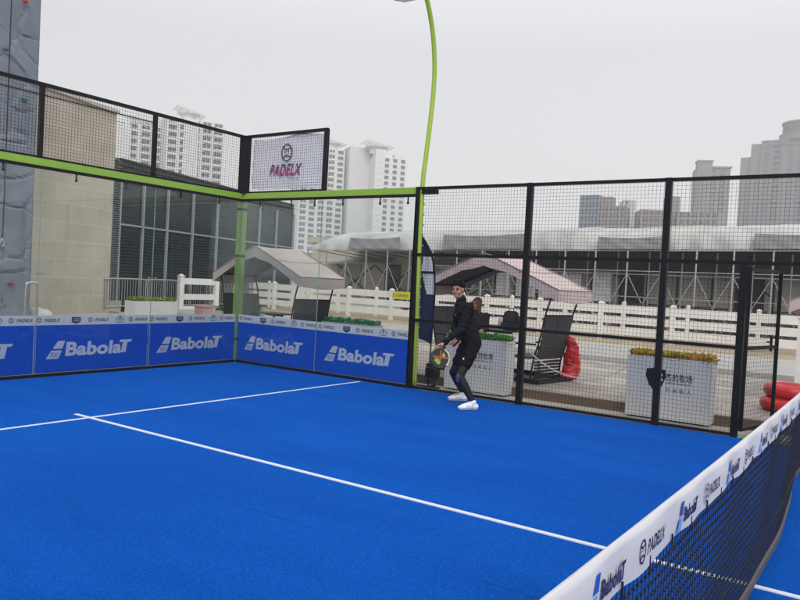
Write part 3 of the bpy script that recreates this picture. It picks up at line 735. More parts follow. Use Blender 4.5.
# ---------------------------------------------------------------- tarp shelter with poles
TX = -26
TARP = mat('white_tarp', (.42, .42, .41), .65, .26, .5, bump=.5, bscale=2.0, spec=.3); TARPG = mat('grey_tarp', (.22, .225, .23), .6, .12, 1.2, bump=.4, bscale=2)
ts = empty('tarp_shelter', (TX, 0, 0), 0, 'long shelter with wrinkled white tarpaulin roof on thin metal poles behind the white fence', 'shelter')
def eave(y): return 3.56+(y+20)*.0175
Y0, Y1 = -21.6, 14.0
mb = MB(); ny = 200; prof = [(0.02, 0, 0), (.0, .28, .0), (-.12, .62, .3), (-.5, .92, .7), (-1.4, 1.18, 1), (-3.2, 1.42, 1), (-6, 1.5, 1), (-9, 1.2, 1)]
vs = []
for i in range(ny+1):
    y = Y0+(Y1-Y0)*i/ny
    ph = (y+20)/5.3; sc_ = math.sin(ph*math.pi)**2
    rise = min(1, max(0.0, (y-Y0+.3)/2.5))**.6
    for j, (px_, pz, wv) in enumerate(prof):
        z = eave(y)+pz*rise-(.12*wv*sc_)*(.5+.5*noise.noise(Vector((y*.3, 0, 2))))+.05*noise.noise(Vector((y*1.7, j*.7, 0)))*(1 if j else .4)
        x = px_+(.05*noise.noise(Vector((y*2.5, j*.5, 5)))+.05*math.sin(y*5+j))*(1 if j < 4 else .3)
        vs.append((x, y, z))
P = len(prof)
mb.add(vs, [(i*P+j, (i+1)*P+j, (i+1)*P+j+1, i*P+j+1) for i in range(ny) for j in range(P-1)])
tarp = mb.build('tarpaulin', TARP, ts, smooth=True)
for a, b_, zz in ((-18.0, -14.2, .82), (-11.2, -6.2, .95), (-2.2, 1.1, .72), (4.9, 9.2, .8)):
    mb = MB(); vs = []; n_ = 24; m_ = 6
    for i in range(n_+1):
        y = a+(b_-a)*i/n_
        for j in range(m_+1):
            t = j/m_; z = eave(y)+.02+zz*t*.86-.10*t*math.sin(math.pi*i/n_); vs.append((.20-.08*t+.02*math.sin(y*6+j), y, z))
    mb.add(vs, [(i*(m_+1)+j, (i+1)*(m_+1)+j, (i+1)*(m_+1)+j+1, i*(m_+1)+j+1) for i in range(n_) for j in range(m_)])
    mb.build('grey_tarpaulin', TARPG, tarp, smooth=True)
PY = [-21.5+1.60*i for i in range(23)]
for y in PY:
    MB().tube([(.06, y, 0), (.06, y, eave(y)-.02)], .045, 8).build('pole', ALU, ts)
for i, (a, b_) in enumerate(zip(PY[:-1], PY[1:])):
    mb = MB()
    mb.bar((.02, a, 2.75), (.02, a+.62*(b_-a), .9), .035); mb.bar((-.03, b_, 2.75), (-.03, a+.38*(b_-a), .9), .035)
    mb.build('cross_brace', ALU, ts)
    if i % 2 == 0:
        mb = MB(); mb.bar((-3.0, a, 2.75), (-3.0, b_+1.6, .6), .06); mb.bar((-3.05, b_+1.6, 2.75), (-3.05, a, .6), .06); mb.build('rear_brace', BLACK, ts)
MB().bar((.04, Y0, 3.50), (.04, Y1, eave(Y1)-.06), .06).build('eave_rail', ALU, ts)
for i, y in enumerate(PY[6:-1]):
    MB().tube([(-1.75, y+.55, 0), (-1.75, y+.55, 3.9)], .035, 6).build('pole', ALU, ts)
for z_ in (2.70, 1.55): MB().bar((-1.72, -12.5, z_), (-1.72, 12, z_+.1), .05).build('rear_rail', ALU, ts)
MB().bar((.10, -12.5, 2.78), (.10, Y1, 2.95), .035).build('front_rail', ALU, ts)
tr = MB()
for i in range(len(PY)-1):
    tr.bar((-.6, PY[i], 3.55), (-3, PY[i+1], 3.2), .04)
tr.bar((-2.0, -13, 3.5), (-2.0, 14, 3.6), .06); tr.build('roof_truss', BLACK, ts)
# dark shop front and stone wall behind the shelter
DK = mat('dark_board', (.024, .024, .024), .8, .25, 2, spec=.08)
STONE = bpy.data.materials.new('beige_stone'); STONE.use_nodes = True
n = STONE.node_tree.nodes; l = STONE.node_tree.links; b = n['Principled BSDF']; b.inputs['Roughness'].default_value = .85
tc = n.new('ShaderNodeTexCoord'); sp = n.new('ShaderNodeSeparateXYZ'); cmb = n.new('ShaderNodeCombineXYZ'); ad = n.new('ShaderNodeMath')
l.new(tc.outputs['Object'], sp.inputs[0]); l.new(sp.outputs[0], ad.inputs[0]); l.new(sp.outputs[1], ad.inputs[1]); l.new(ad.outputs[0], cmb.inputs[0]); l.new(sp.outputs[2], cmb.inputs[1])
br = n.new('ShaderNodeTexBrick'); br.inputs['Scale'].default_value = 1; br.inputs['Brick Width'].default_value = 1.15; br.inputs['Row Height'].default_value = .56
br.inputs['Mortar Size'].default_value = .010; br.inputs['Color1'].default_value = (.50, .46, .385, 1); br.inputs['Color2'].default_value = (.455, .415, .345, 1); br.inputs['Mortar'].default_value = (.58, .55, .48, 1)
l.new(cmb.outputs[0], br.inputs['Vector'])
nn = n.new('ShaderNodeTexNoise'); nn.inputs['Scale'].default_value = .8; nn.inputs['Detail'].default_value = 8; l.new(tc.outputs['Object'], nn.inputs['Vector'])
rr = n.new('ShaderNodeValToRGB'); rr.color_ramp.elements[0].position = .3; rr.color_ramp.elements[1].position = .7
rr.color_ramp.elements[0].color = (.80, .78, .76, 1); rr.color_ramp.elements[1].color = (1, 1, 1, 1); l.new(nn.outputs['Fac'], rr.inputs[0])
mm = n.new('ShaderNodeMix'); mm.data_type = 'RGBA'; mm.blend_type = 'MULTIPLY'; mm.inputs[0].default_value = 1
l.new(br.outputs[0], mm.inputs[6]); l.new(rr.outputs[0], mm.inputs[7]); l.new(mm.outputs[2], b.inputs['Base Color'])
DGLASS = mat('dark_glass', (.012, .02, .022), .15, .3, 1, spec=.35)
PALE = mat('pale_panel', (.80, .82, .84), .5, .15, 2); TAUPE = mat('taupe_panel', (.30, .275, .24), .7, .15, 2)
sb = empty('stone_building', (-31.5, -17, 0), 0, 'low beige stone building seen behind the tarp shelter left of the floodlight pole', 'building')
MB().box((-6, -9, 0), (0, 6.5, 4.3)).build('wall', STONE, sb)
MB().box((-6.3, -9.3, 4.3), (.25, 6.7, 4.75)).build('roof_band', STONE, sb)
for y0_, y1_ in ((-6.5, -4.3), (-2.2, -.9), (3.0, 4.6)):
    MB().box((.002, y0_, 0), (.05, y1_, 2.9)).build('doorway', DGLASS if y0_ > -3 else TAUPE, sb)
for y0_, y1_ in ((-7.2, -1.4), (1.1, 6.2)):
    mb = MB(); mb.add([(0.01, y0_, 3.35), (0.01, y1_, 3.35), (1.5, y1_, 2.95), (1.5, y0_, 2.95), (0.01, y0_, 3.25), (0.01, y1_, 3.25), (1.5, y1_, 2.8), (1.5, y0_, 2.8)], [(0, 3, 2, 1), (4, 5, 6, 7), (0, 1, 5, 4), (1, 2, 6, 5), (2, 3, 7, 6), (3, 0, 4, 7)])
    mb.build('awning', mat('awning_board', (.33, .31, .27), .7), sb)
hb = empty('shop_row', (-29, 3, 0), 0, 'dark shop row with doors and pale curtains under the right half of the tarp shelter', 'building')
MB().box((-6, -12.6, 0), (0, 13, 4.4)).build('wall', TAUPE, hb)
MB().box((.9, -12.6, 2.88), (1.0, 12.5, 4.25)).build('fascia', DK, hb)
MB().box((.1, -12.6, 4.1), (.9, 12.5, 4.2)).build('soffit', DK, hb)
rnd = random.Random(3); y = -12.3
while y < 12:
    wd = rnd.uniform(.7, 1.5); kind = rnd.choice((0, 0, 1, 2, 3, 3)); zt = rnd.uniform(2.6, 3.0)
    mm_ = (PALE, DK, TAUPE, mat('panel_tone', (rnd.uniform(.4, .8),)*3, .6))[kind]
    d_ = MB().box((.003, y, 0), (.06, y+wd, zt)).build('door_panel', mm_, hb)
    MB().box((.003, y-.1, 0), (.12, y-.02, 3.1)).build('mullion', DK, hb)
    if kind == 0:
        mb = MB()
        for k in range(7): mb.box((.062, y+.05+k*(wd-.1)/7, .1), (.085+.01*(k % 2), y+.05+(k+.6)*(wd-.1)/7, zt-.1))
        mb.build('curtain_fold', PALE, d_)
    MB().box((.064, y, 1.2), (.09, y+wd, 1.26)).build('door_rail', DK, d_)
    y += wd+rnd.uniform(.1, .7)
# dark clipped shrubs along the foot of the shelter
sh = MB(); rnd = random.Random(11)
for i in range(9000):
    y = rnd.uniform(-12, 13); x = -23.2+rnd.uniform(-.5, .5); z = rnd.uniform(.1, 1.25+.15*noise.noise(Vector((y, 0, 0))))
    a = rnd.uniform(0, 6.28); s_ = rnd.uniform(.04, .09); d = Vector((math.cos(a)*.5, math.sin(a), rnd.uniform(-.6, .8))).normalized(); q = d.cross(Vector((1, .3, .2))).normalized()
    p = Vector((x, y, z)); sh.add([p, p+d*s_+q*s_*.6, p+d*s_*2, p+d*s_-q*s_*.6], [(0, 1, 2, 3)])
tag(sh.build('clipped_hedge', mat('hedge_dark', (.018, .022, .014), .7, .5, 6)), 'dark clipped hedge row behind the white ranch fence', 'hedge', kind='stuff')
# ---------------------------------------------------------------- glass and stone building on the left
BA, BB = at(105, 313, 24.4), at(292, 306, 38.0); BA.z = BB.z = .19
bd = (BB-BA).normalized(); bang = math.atan2(bd.y, bd.x); bn = Vector((-bd.y, bd.x, 0))
if bn.dot(CAM-BA) > 0: bn = -bn
def bs(px, py=250):
    "photo pixel -> (distance along the facade, height)"
    d = fw+RT*((px-400)/FPX)-UP*((py-300)/FPX); t = (BA-CAM).dot(bn)/d.dot(bn); p = CAM+d*t; return ((p-BA).dot(bd), p.z-.19)
# local frame: x along the facade (to the right), y into the building
gb_ = empty('glass_building', (BA.x, BA.y, .19), 0, 'dark glass office front with steel mullions and beige stone end behind the back glass', 'building')
gb_.matrix_world = Matrix(((bd.x, bn.x, 0, BA.x), (bd.y, bn.y, 0, BA.y), (0, 0, 1, .19), (0, 0, 0, 1)))
sL = bs(40)[0]; sC = bs(105)[0]; s1 = bs(117.5)[0]; sR = bs(292)[0]; hT = .5*(bs(118, 152)[1]+bs(240, 195)[1]); hS = bs(80, 103)[1]
MB().box((s1, .06, 0), (sR, 6, hT-.4)).build('core', DK, gb_)
MB().box((sL-5, -.25, 0), (sC-.02, 6, hS)).build('stone_end', STONE, gb_)
MB().box((sC, -.25, 0), (s1-.02, .05, .40)).build('plinth', STONE, gb_)
MB().box((sL-5.1, -.33, hS), (sC+.04, 6.1, hS+.10)).build('coping', mat('coping_stone', (.5, .47, .42), .8), gb_)
lou = MB(); lou.box((sC, .05, .40), (s1, .3, hT))
for k in range(int((hT-.45)/.075)): z = .43+k*.075; lou.box((sC+.02, -.05, z), (s1-.03, .05, z+.036))
lou.build('louvre_strip', mat('louvre_grey', (.13, .16, .18), .5, .1), gb_)
MULL = mat('mullion_steel', (.30, .34, .36), .4, .1, metal=.2)
xs = [bs(p)[0] for p in (117.5, 141, 165.5, 191, 215.5, 240, 258, 275, 292)]
hz1, hz2 = bs(150, 229)[1], .5*(bs(150, 182)[1]+bs(200, 203)[1])
hp = hT-.55
for a, b_ in zip(xs[:-1], xs[1:]):
    for z0, z1 in ((.0, hz1), (hz1+.06, hp)):
        f_ = MB().box((a+.03, .02, z0), (b_-.03, .058, z1)).build('window', DGLASS, gb_)
        bl = MB(); kk = int((z1-z0)/.11)
        for k in range(kk): bl.box((a+.05, .008, z0+.05+k*.11), (b_-.05, .018, z0+.078+k*.11))
        bl.build('blind', mat('blind_dark', (.042, .056, .055), .6, spec=.1), f_)
for x in xs: MB().box((x-.035, -.07, 0), (x+.035, .02, hp+.1)).build('mullion', MULL, gb_)
MB().box((s1, -.05, hz1), (sR, .0, hz1+.06)).build('transom', MULL, gb_)
pl = MB()
for k in range(7): pl.box((s1, -.02+.04*(k % 2), hp+k*.085), (sR, .3, hp+.07+k*.085))
pl.build('roof_louvre', mat('roof_louvre_dark', (.045, .05, .055), .5), gb_)
# ---------------------------------------------------------------- climbing wall
cw = empty('climbing_wall', (9.809+(-3.2-9.809)*.6, 10.5-27.5*.6, 1.7-1.7*.6), 0, 'tall grey moulded climbing wall rising out of the top left corner', 'climbing wall')
cw.scale = (.6, .6, .6)
mb = MB(); nx_, nz_ = 60, 170; vs = []
CWM = mat('moulded_grey', (.165, .19, .23), .75, .2, .8, bump=.25, bscale=14)
for j in range(nz_+1):
    z = 13.5*j/nz_
    for i in range(nx_+1):
        x = -2.07+.0035*z+ (5.3)*i/nx_
        p = Vector((x*.8+.5*noise.noise(Vector((x, z, 3))), z*.8, 0)); cellv = noise.voronoi(p, distance_metric='DISTANCE', exponent=2)
        d_ = cellv[0][1]-cellv[0][0]; step = .10 if noise.cell(cellv[1][0]*3.1) > -.2 else 0
        step *= .7*min(1, max(0, i-1)/6); d = (.05 if i else 0)+step*min(1, d_/.10)-.03*math.exp(-(d_/.05)**2)+.015*noise.noise(p*1.5); step = 0
        vs.append((x, d+step*(1 if i > 1 else 0), z))
mb.add(vs, [(j*(nx_+1)+i, j*(nx_+1)+i+1, (j+1)*(nx_+1)+i+1, (j+1)*(nx_+1)+i) for j in range(nz_) for i in range(nx_)])
mb.box((-2.06, -1.2, -1.2), (3.2, -.05, 13.5)).box((-2.05, -.05, -1.2), (3.2, .1, 0)); mb.build('wall', CWM, cw)
for i, (x, z, c) in enumerate(((-1.35, 11.35, (.5, .05, .02)), (-1.45, 7.75, (.02, .14, .07)), (-.95, 5.6, (.02, .25, .10)), (-1.2, .9, (.25, .05, .04)), (-.7, 9.4, (.10, .11, .12)))):
    MB().ell((0, 0, 0), (.11, .09, .08), n=8).build('hold', mat('hold_colour', c, .6), cw, loc=(x, .2, z), smooth=True)
rp = MB().tube([(-.72, .45, 2.55), (-.70, .45, 13)], .022, 6)
rp = rp.build('rope', mat('rope_dark', (.03, .03, .03), .8), cw)
mb = MB(); mb.tube([(-.72+.06*math.cos(a/12*6.283), .45, 2.38+.14*math.sin(a/12*6.283)) for a in range(12)], .018, 6, closed=True); mb.build('carabiner', STEEL, rp)
# steel handrail loop and white sacks behind the back glass
hr = MB().tube(smoothpts([(0, 0, 0), (0, 0, 1.15), (.06, 0, 1.28), (.18, 0, 1.28), (.24, 0, 1.15), (.24, 0, 0)], 6), .026, 10)
tag(hr.build('handrail', STEEL, smooth=True, loc=tuple(at(37, 300, 15.3).xy)+(.0,)), 'bent steel handrail at the foot of the climbing wall', 'handrail')
sk = MB().ell((0, 0, .30), (.22, .3, .25), n=14).ell((-.16, .1, .28), (.2, .2, .22), n=12).box((-.25, -.2, -.1), (.2, .2, .3))
tag(remeshed(sk, 'sack', mat('white_sheet', (.5, .5, .5), .8, .1, 3), None, .03, 6), 'white covered heap low behind the back glass beside the handrail', 'sack').location = tuple(at(36, 312, 17.5).xy)+(.12,)
# crowd barriers
bar0 = None
for i in range(6):
    if bar0 is None:
        bar0 = empty('crowd_barrier', (0, 0, 0), 0); fr = MB()
        fr.tube(smoothpts([(-1.1, 0, .12), (-1.1, 0, 1.0), (-.98, 0, 1.12), (.98, 0, 1.12), (1.1, 0, 1.0), (1.1, 0, .12)], 5), .028, 8); fr.tube([(-1.1, 0, .2), (1.1, 0, .2)], .02, 8); fr.build('frame', STEEL, bar0, smooth=True)
        vb = MB()
        for k in range(15): vb.tube([(-1.0+k*.143, 0, .2), (-1.0+k*.143, 0, 1.11)], .013, 6)
        vb.build('bars', STEEL, bar0)
        for s_ in (-1, 1): MB().bar((s_*.8, -.3, .02), (s_*.8, .3, .02), .05).build('foot', STEEL, bar0)
        o = bar0
    else: o = copy_tree(bar0)
    q0 = at(127, 300, 25.0)+bd*2.0*i; o.location = (q0.x, q0.y, .20); o.rotation_euler = (0, 0, bang+R(4*math.sin(i*2.1)))
    tag(o, ['steel crowd barrier directly beside the louvre strip of the glass building', 'steel crowd barrier just left of the end post of the white fence', 'steel crowd barrier behind the first bay of the white fence',
            'steel crowd barrier behind the second bay of the white fence', 'steel crowd barrier near the green corner post', 'steel crowd barrier farthest right along the glass building'][i], 'barrier', 'steel crowd barriers before the glass building')
tag(MB().box((-.22, -.22, 0), (.22, .22, .60)).box((-.25, -.25, .60), (.25, .25, .66)).build('red_crate', mat('faded_red', (.40, .24, .23), .7, .1, 4), loc=tuple(at(204, 310, 24.5).xy)+(-.06,)), 'faded red box in front of the white fence, left of the green corner post', 'box')
# ---------------------------------------------------------------- far towers
RZ0 = math.atan2(rt0.y, rt0.x)
WINM = mat('far_window', (.06, .075, .09), .3, .2, .3)
def tower(label, px, t, wpx, ytop, dep, skew, wallc, cols, boxes=(), fh=3.0, group=None, sgn=-1, name='tower_block', cat='tower block', wm=None, both=True):
    "wpx wide block in photo pixels at depth t; cols = (x, width, kind) in metres from the left edge"
    wm = wm or WINM
    wid = wpx*t/FPX; top = at(px, ytop, t).z; g = at(px, 300, t)
    rz = RZ0-math.atan((px-400)/FPX)+R(skew)
    r_ = empty(name, (g.x, g.y, -6), rz, label, cat, group); H = top+6
    wm_ = mat('facade', wallc, .85, .06, .05)
    MB().box((-wid/2, 0, 0), (wid/2, dep, H)).build('wall', wm_, r_)
    fac = [((-wid/2, 0), (1, 0), cols)]
    for (x0, x1, y0, y1, z1, cc) in boxes:
        MB().box((x0, y0, 0), (x1, y1, top+6+z1)).build('wall', wm_, r_)
    bw = {}
    nf = int(H/fh); cnt = 0; rest = MB()
    items = []
    for f_ in range(nf-1, 1, -1):
        z = f_*fh-(nf*fh-H)-.0
        for (x, wd, kind) in cols: items.append((x-wid/2, wd, kind, z))
    for (x, wd, kind, z) in items:
        key = (wd, kind)
        if kind == 'b' and key not in bw:
            bw[key] = (MB().box((-wd/2, -.06, .9), (wd/2, -.01, 2.5)).box((-wd/2, -1.0, 0), (wd/2, -.01, .12), 1).box((-wd/2, -1.0, .12), (wd/2, -.92, .95), 1).box((-.12, -.09, .9), (.12, -.011, 2.5), 1), 'balcony')
        elif key not in bw:
            bw[key] = (MB().box((-wd/2, -.06, .8), (wd/2, -.01, 2.55)).box((-wd/2-.1, -.22, .72), (wd/2+.1, -.01, .86), 1), 'window')
        m_, nm = bw[key]
        if cnt < 96:
            if not isinstance(m_, bpy.types.Object):
                o = MB().add(m_.v, m_.f); o.mi = m_.mi; proto = o.build(nm, [wm, wm_], r_, loc=(x, 0, z)); bw[key+('o',)] = proto; bw[key] = (m_, nm)
                if key+('p',) in bw: 
                    bpy.data.objects.remove(proto); proto = bw[key+('p',)].copy(); COL.objects.link(proto); proto.location = (x, 0, z); proto.parent = r_
                else: bw[key+('p',)] = proto
            cnt += 1
        else: rest.add([(a+x, b_, c+z) for a, b_, c in m_.v], m_.f); rest.mi[-len(m_.f):] = m_.mi
    if rest.v: tag(rest.build('lower_windows', [wm, wm_], r_), None, None, kind='stuff')
    return r_, wid, H, wm_
def crown(r_, x, y, H, rad, wm_, tilt=10, flip=1, zs=.8):
    n_ = 20; mb = MB(); vs = []
    prof = ((0, rad*.6), (3.0*zs, rad*.6), (3.6*zs, rad*.68), (4.6*zs, rad*.92), (5.0*zs, rad*.92), (5.0*zs, 0.01))
    for z, q in prof:
        for k in range(n_): vs.append((x+q*math.cos(k*6.2832/n_), y+q*math.sin(k*6.2832/n_), H+z))
    mb.add(vs, [(j*n_+k, j*n_+(k+1) % n_, (j+1)*n_+(k+1) % n_, (j+1)*n_+k) for j in range(len(prof)-1) for k in range(n_)])
    c = mb.build('roof_drum', wm_, r_)
    pg = MB(); M = Matrix.Translation((x, y, H+6.0*zs)) @ Matrix.Rotation(R(tilt*flip), 4, 'Y')
    for k in range(9): pg.box((-rad*1.15, -rad*.9+k*rad*.225-.12, 0), (rad*1.15, -rad*.9+k*rad*.225+.12, .5), M=M)
    for k in range(6): pg.box((-rad*1.15+k*rad*.46-.12, -rad*.9, -.3), (-rad*1.15+k*rad*.46+.12, rad*.92, 0), M=M)
    for a in (-1, 1): pg.bar((x+a*rad*.5, y, H+5*zs), (x+a*rad*.5, y, H+6*zs), .4)
    pg.build('roof_pergola', wm_, c)
WC = (.60, .60, .60); WC2 = (.52, .52, .515)
G_ = 'pale residential towers on the skyline'
def bcols(wid, n_, wd, kinds='b'):
    return [((i+.5)*wid/n_, wd, kinds[i % len(kinds)]) for i in range(n_)]
r_, wd_, H, m_ = tower('white apartment tower nearest the beige stone building, top left', 132, 300, 50, 124, 14, 16, WC, bcols(20.5, 4, 3.3, 'bwbb'), boxes=((-10.2, -3.5, -1.2, 5, -1, 0),), group=G_)
crown(r_, 1.5, 5, H-1.5, 4.2, m_, 14, 1, .55)
r_, wd_, H, m_ = tower('white apartment tower with a dish-like roof right of the back mesh post', 188, 300, 56, 120, 14, 14, WC, bcols(23, 5, 3.2, 'wbwbb'), boxes=((-5, 1, -.9, 6, -.3, 0),), group=G_)
crown(r_, -2.2, 4, H-.5, 5.0, m_, 13, 1, .6)
r_, wd_, H, m_ = tower('white apartment tower directly right of the corner logo banner, half hidden by it', 316, 380, 46, 148, 16, 18, WC, bcols(23.9, 5, 3.0, 'bwbbw'), group=G_)
crown(r_, 5.5, 5, H-.5, 6.0, m_, 10, 1)
r_, wd_, H, m_ = tower('plain pale slab tower between two white balconied towers', 357, 384, 30, 148, 18, 16, WC2, [], group=G_)
r_, wd_, H, m_ = tower('white apartment tower with slatted roof left of the floodlight pole', 384, 380, 34, 158, 16, 20, WC, bcols(17.6, 4, 2.2, 'bwww'), boxes=((-8.8, -4, -.8, 5, 3.5, 0),), group=G_)
crown(r_, -6.5, 5, H+1.5, 6.5, m_, 8, 1)
MB().box((2, 1, H), (8.5, 4, H+2.2)).build('parapet', m_, r_)
# dim towers and low blocks on the right
GC = (.17, .165, .165); GW = mat('far_window_blue', (.06, .11, .17), .3, .2, .3)
r_, wd_, H, m_ = tower('tall grey stepped tower with round top storey at the right edge', 782, 400, 56, 139, 22, -8, GC, [(3, 2.6, 'w'), (8.5, 3.4, 'b'), (15, 2.6, 'w'), (21, 3.6, 'b'), (27, 3, 'b')], boxes=((-20.5, -15.2, 1, 18, -1.5, 0), (-25.8, -20.4, 2, 18, -8.5, 0)), fh=3.1, wm=GW)
mb = MB(); n_ = 32; vs = []
for z, q in ((0, 11.5), (3.5, 11.5), (3.5, 9.8), (9.2, 9.8), (9.2, 10.4), (10.2, 10.4), (10.2, .01)):
    for k in range(n_): vs.append((3.4+q*math.cos(k*6.2832/n_), 10+q*math.sin(k*6.2832/n_), H+z))
mb.add(vs, [(j*n_+k, j*n_+(k+1) % n_, (j+1)*n_+(k+1) % n_, (j+1)*n_+k) for j in range(6) for k in range(n_)])
dr = mb.build('round_storey', m_, r_)
rg = MB()
for k in range(n_): a = k*6.2832/n_; rg.box((-.5, -.06, H+4.6), (.5, .06, H+7.8), M=Matrix.Translation((3.4+9.85*math.cos(a), 10+9.85*math.sin(a), 0)) @ Matrix.Rotation(a+math.pi/2, 4, 'Z'))
tag(rg.build('ring_window', WINM, dr), None, None)
for z_, q in ((-3, 0), (-33, 0), (-60, 0)): MB().box((-wd_/2-.3, -.35, H+z_), (wd_/2, -.07, H+z_+.7)).build('cornice', m_, r_)
r_, wd_, H, m_ = tower('slim grey tower with two stepped tops beside the tall stepped tower', 706, 400, 31, 168, 14, 12, GC, [(2.5, 2.2, 'b'), (8, 3, 'w'), (13, 2.4, 'b')], boxes=((-8.5, -1, -.6, 6, 3.2, 0),), fh=3.1)
MB().box((-8.9, -1.0, H+3.2), (-.6, 6.4, H+4)).build('cornice', m_, r_); MB().box((-1, -.8, H), (9, 14.4, H+.8)).build('cornice', m_, r_)
PK = (.20, .165, .16)
tower('bluish glass-clad block farthest left of the low skyline buildings on the right', 583, 330, 19, 195, 14, -22, (.13, .18, .23), [(1.5+i*2.2, 1.6, 'w') for i in range(4)], name='office_block', cat='building')
tower('brownish pink block right of the bluish glass-clad one', 606, 325, 28, 206, 12, -10, PK, [(1.5+i*2.4, 1.4, 'w') for i in range(5)], boxes=((-6, 0, 3, 10, 4.5, 0),), name='office_block', cat='building')
tower('pale narrow block between the two pinkish low blocks', 624, 345, 12, 200, 12, 10, (.42, .44, .45), [(1.5, 1.2, 'w')], name='office_block', cat='building')
tower('low pink block beside the tall mesh post on the right', 655, 320, 38, 210, 14, 12, PK, [(2+i*2.6, 1.6, 'w') for i in range(6)], boxes=((3, 8.3, 1, 9, 6.3, 0),), name='office_block', cat='building')
tower('long low pinkish block in front of the slim grey tower', 695, 310, 42, 212, 14, 6, (.23, .205, .195), [(1.5+i*2.6, 1.7, 'w') for i in range(6)], name='office_block', cat='building')
# ---------------------------------------------------------------- player
SKIN = mat('skin', (.38, .19, .125), .55, .08, 20, spec=.35); HAIR = mat('black_hair', (.006, .005, .005), .7, .3, 60, spec=.12, bump=.6, bscale=90)
JKT = mat('black_jacket', (.007, .007, .009), .8, .3, 8, bump=.35, bscale=9, spec=.15); LEG = mat('black_leggings', (.008, .008, .011), .6, .2, 10, spec=.2)
SHO = mat('black_shorts', (.005, .005, .006), .85, .3, 8, bump=.3, bscale=9, spec=.12); WSH = mat('white_shoe', (.70, .70, .74), .5, .06, 30)
EYE = mat('dark_eye', (.01, .008, .007), .3); LIP = mat('lip', (.35, .13, .10), .6); SOLE = mat('grey_sole', (.35, .36, .42), .7)
CH = Vector((-fw.x, -fw.y, 0)).normalized(); RH = rt0.copy(); ZZ = Vector((0, 0, 1))
def hand(mb, wr, d, n, L=.185, curl=.3, spread=.18, thumb=1):
    "palm from wrist along d, palm normal n (fingers curl towards n)"
    d = d.normalized(); n = (n-d*n.dot(d)).normalized(); s_ = d.cross(n).normalized()
    pl = L*.50
    for k in (-1, -.33, .33, 1): mb.cap(wr+s_*k*.014, wr+d*pl+s_*k*.030, .016, .013)
    for i, (k, fl) in enumerate(((-1.05, .82), (-.35, 1.0), (.35, .95), (1.05, .74))):
        base = wr+d*pl+s_*k*.030; dd = (d+s_*k*spread).normalized(); p = base; a = curl*(.7+.12*i); tot = 0
        for seg, (ln, r0, r1) in enumerate(((.42, .0095, .0088), (.32, .0088, .008), (.26, .008, .007))):
            tot += a; q = p+(dd*math.cos(tot)+n*math.sin(tot))*ln*fl*L*.48; mb.cap(p, q, r0, r1, 8); p = q
    b = wr+d*.025-s_*.022*thumb; q = b+(d*.55-s_*.75*thumb+n*.35).normalized()*.045; mb.cap(b, q, .013, .011, 8)
    mb.cap(q, q+(d*.9-s_*.25*thumb+n*.3).normalized()*.035, .011, .008, 8)
def head(body, root, c, fd, S=1.0, tilt=0, hair='short', hm=None):
    "head centred at c looking along fd"
    F_ = fd.normalized(); Sd = ZZ.cross(F_).normalized(); U_ = F_.cross(Sd).normalized()
    M = Matrix((Sd, F_, U_)).transposed()
    P = lambda x, y, z: c+(Sd*x+F_*y+U_*z)*S
    body.ell(P(0, -.012, .03), (.074*S, .092*S, .085*S), M); body.ell(P(0, .015, -.03), (.060*S, .068*S, .075*S), M)
    body.ell(P(0, .05, -.082), (.032*S, .030*S, .026*S), M)
    body.cap(P(0, .088, .012), P(0, .106, -.022), .009*S, .014*S, 8)
    for s_ in (-1, 1):
        body.ell(P(s_*.074, -.012, -.005), (.012*S, .022*S, .032*S), M, 8)
        body.ell(P(s_*.040, .055, -.028), (.020*S, .02*S, .022*S), M, 8)
        body.ell(P(s_*.032, .078, .028), (.024*S, .012*S, .008*S), M, 8)
    ex = MB()
    for s_ in (-1, 1): ex.ell(P(s_*.031, .0835, .008), (.014*S, .008*S, .0065*S), M, 8)
    brw = MB()
    for s_ in (-1, 1): brw.cap(P(s_*.016, .090, .030), P(s_*.046, .080, .034), .0045*S, .0035*S, 6)
    lp_ = MB().ell(P(0, .083, -.052), (.022*S, .010*S, .007*S), M, 8)
    h_ = MB()
    h_.ell(P(0, -.026, .058), (.086*S, .098*S, .086*S), M, 18); h_.ell(P(0, -.055, -.005), (.074*S, .055*S, .075*S), M, 14)
    if hair == 'short':
        rnd = random.Random(5)
        for k in range(16): a = -1.1+2.2*k/15; h_.cap(P(.066*math.sin(a), .040*math.cos(a), .100), P(.072*math.sin(a)+rnd.uniform(-.01, .01), .082*math.cos(a), .066+rnd.uniform(-.008, .02)), .014*S, .007*S, 6)
        for k in range(26): a = rnd.uniform(-1.4, 1.4); h_.cap(P(.055*math.sin(a), .030*math.cos(a), .112), P(.062*math.sin(a)+rnd.uniform(-.012, .012), .052*math.cos(a)+rnd.uniform(0, .015), .108+rnd.uniform(0, .03)), .010*S, .006*S, 6)
    else:
        for s_ in (-1, 1):
            for k in range(6): h_.cap(P(s_*.074, -.03+.018*k, .05), P(s_*(.085+.01*(k % 3)), .0+.018*k, -.17-.02*(k % 2)), .017*S, .010*S, 8)
        h_.cap(P(0, -.07, 0), P(0, -.08, -.16), .06*S, .04*S)
    return ex, brw, lp_, h_
def finish_head(root, body_o, parts, hm):
    ex, brw, lp_, h_ = parts
    local(ex, root).build('eyes', EYE, body_o); local(brw, root).build('eyebrows', HAIR, body_o); local(lp_, root).build('mouth', LIP, body_o)
    remeshed(local(h_, root), 'hair', hm, body_o, .008, 3)
def J(px, py, dc, t0=10.42): return at(px, py, t0-dc)
pr = empty('person', (.70, 5.45, 0), 0, 'player in black jacket, shorts and leggings with white shoes, crouching to swing a padel racket', 'person')
hc = J(457.9, 289.6, .02); nk = J(460.8, 301.5, 0); ch = J(465, 314, 0); wa = J(469, 330, -.02); pe = J(471, 343, -.02)
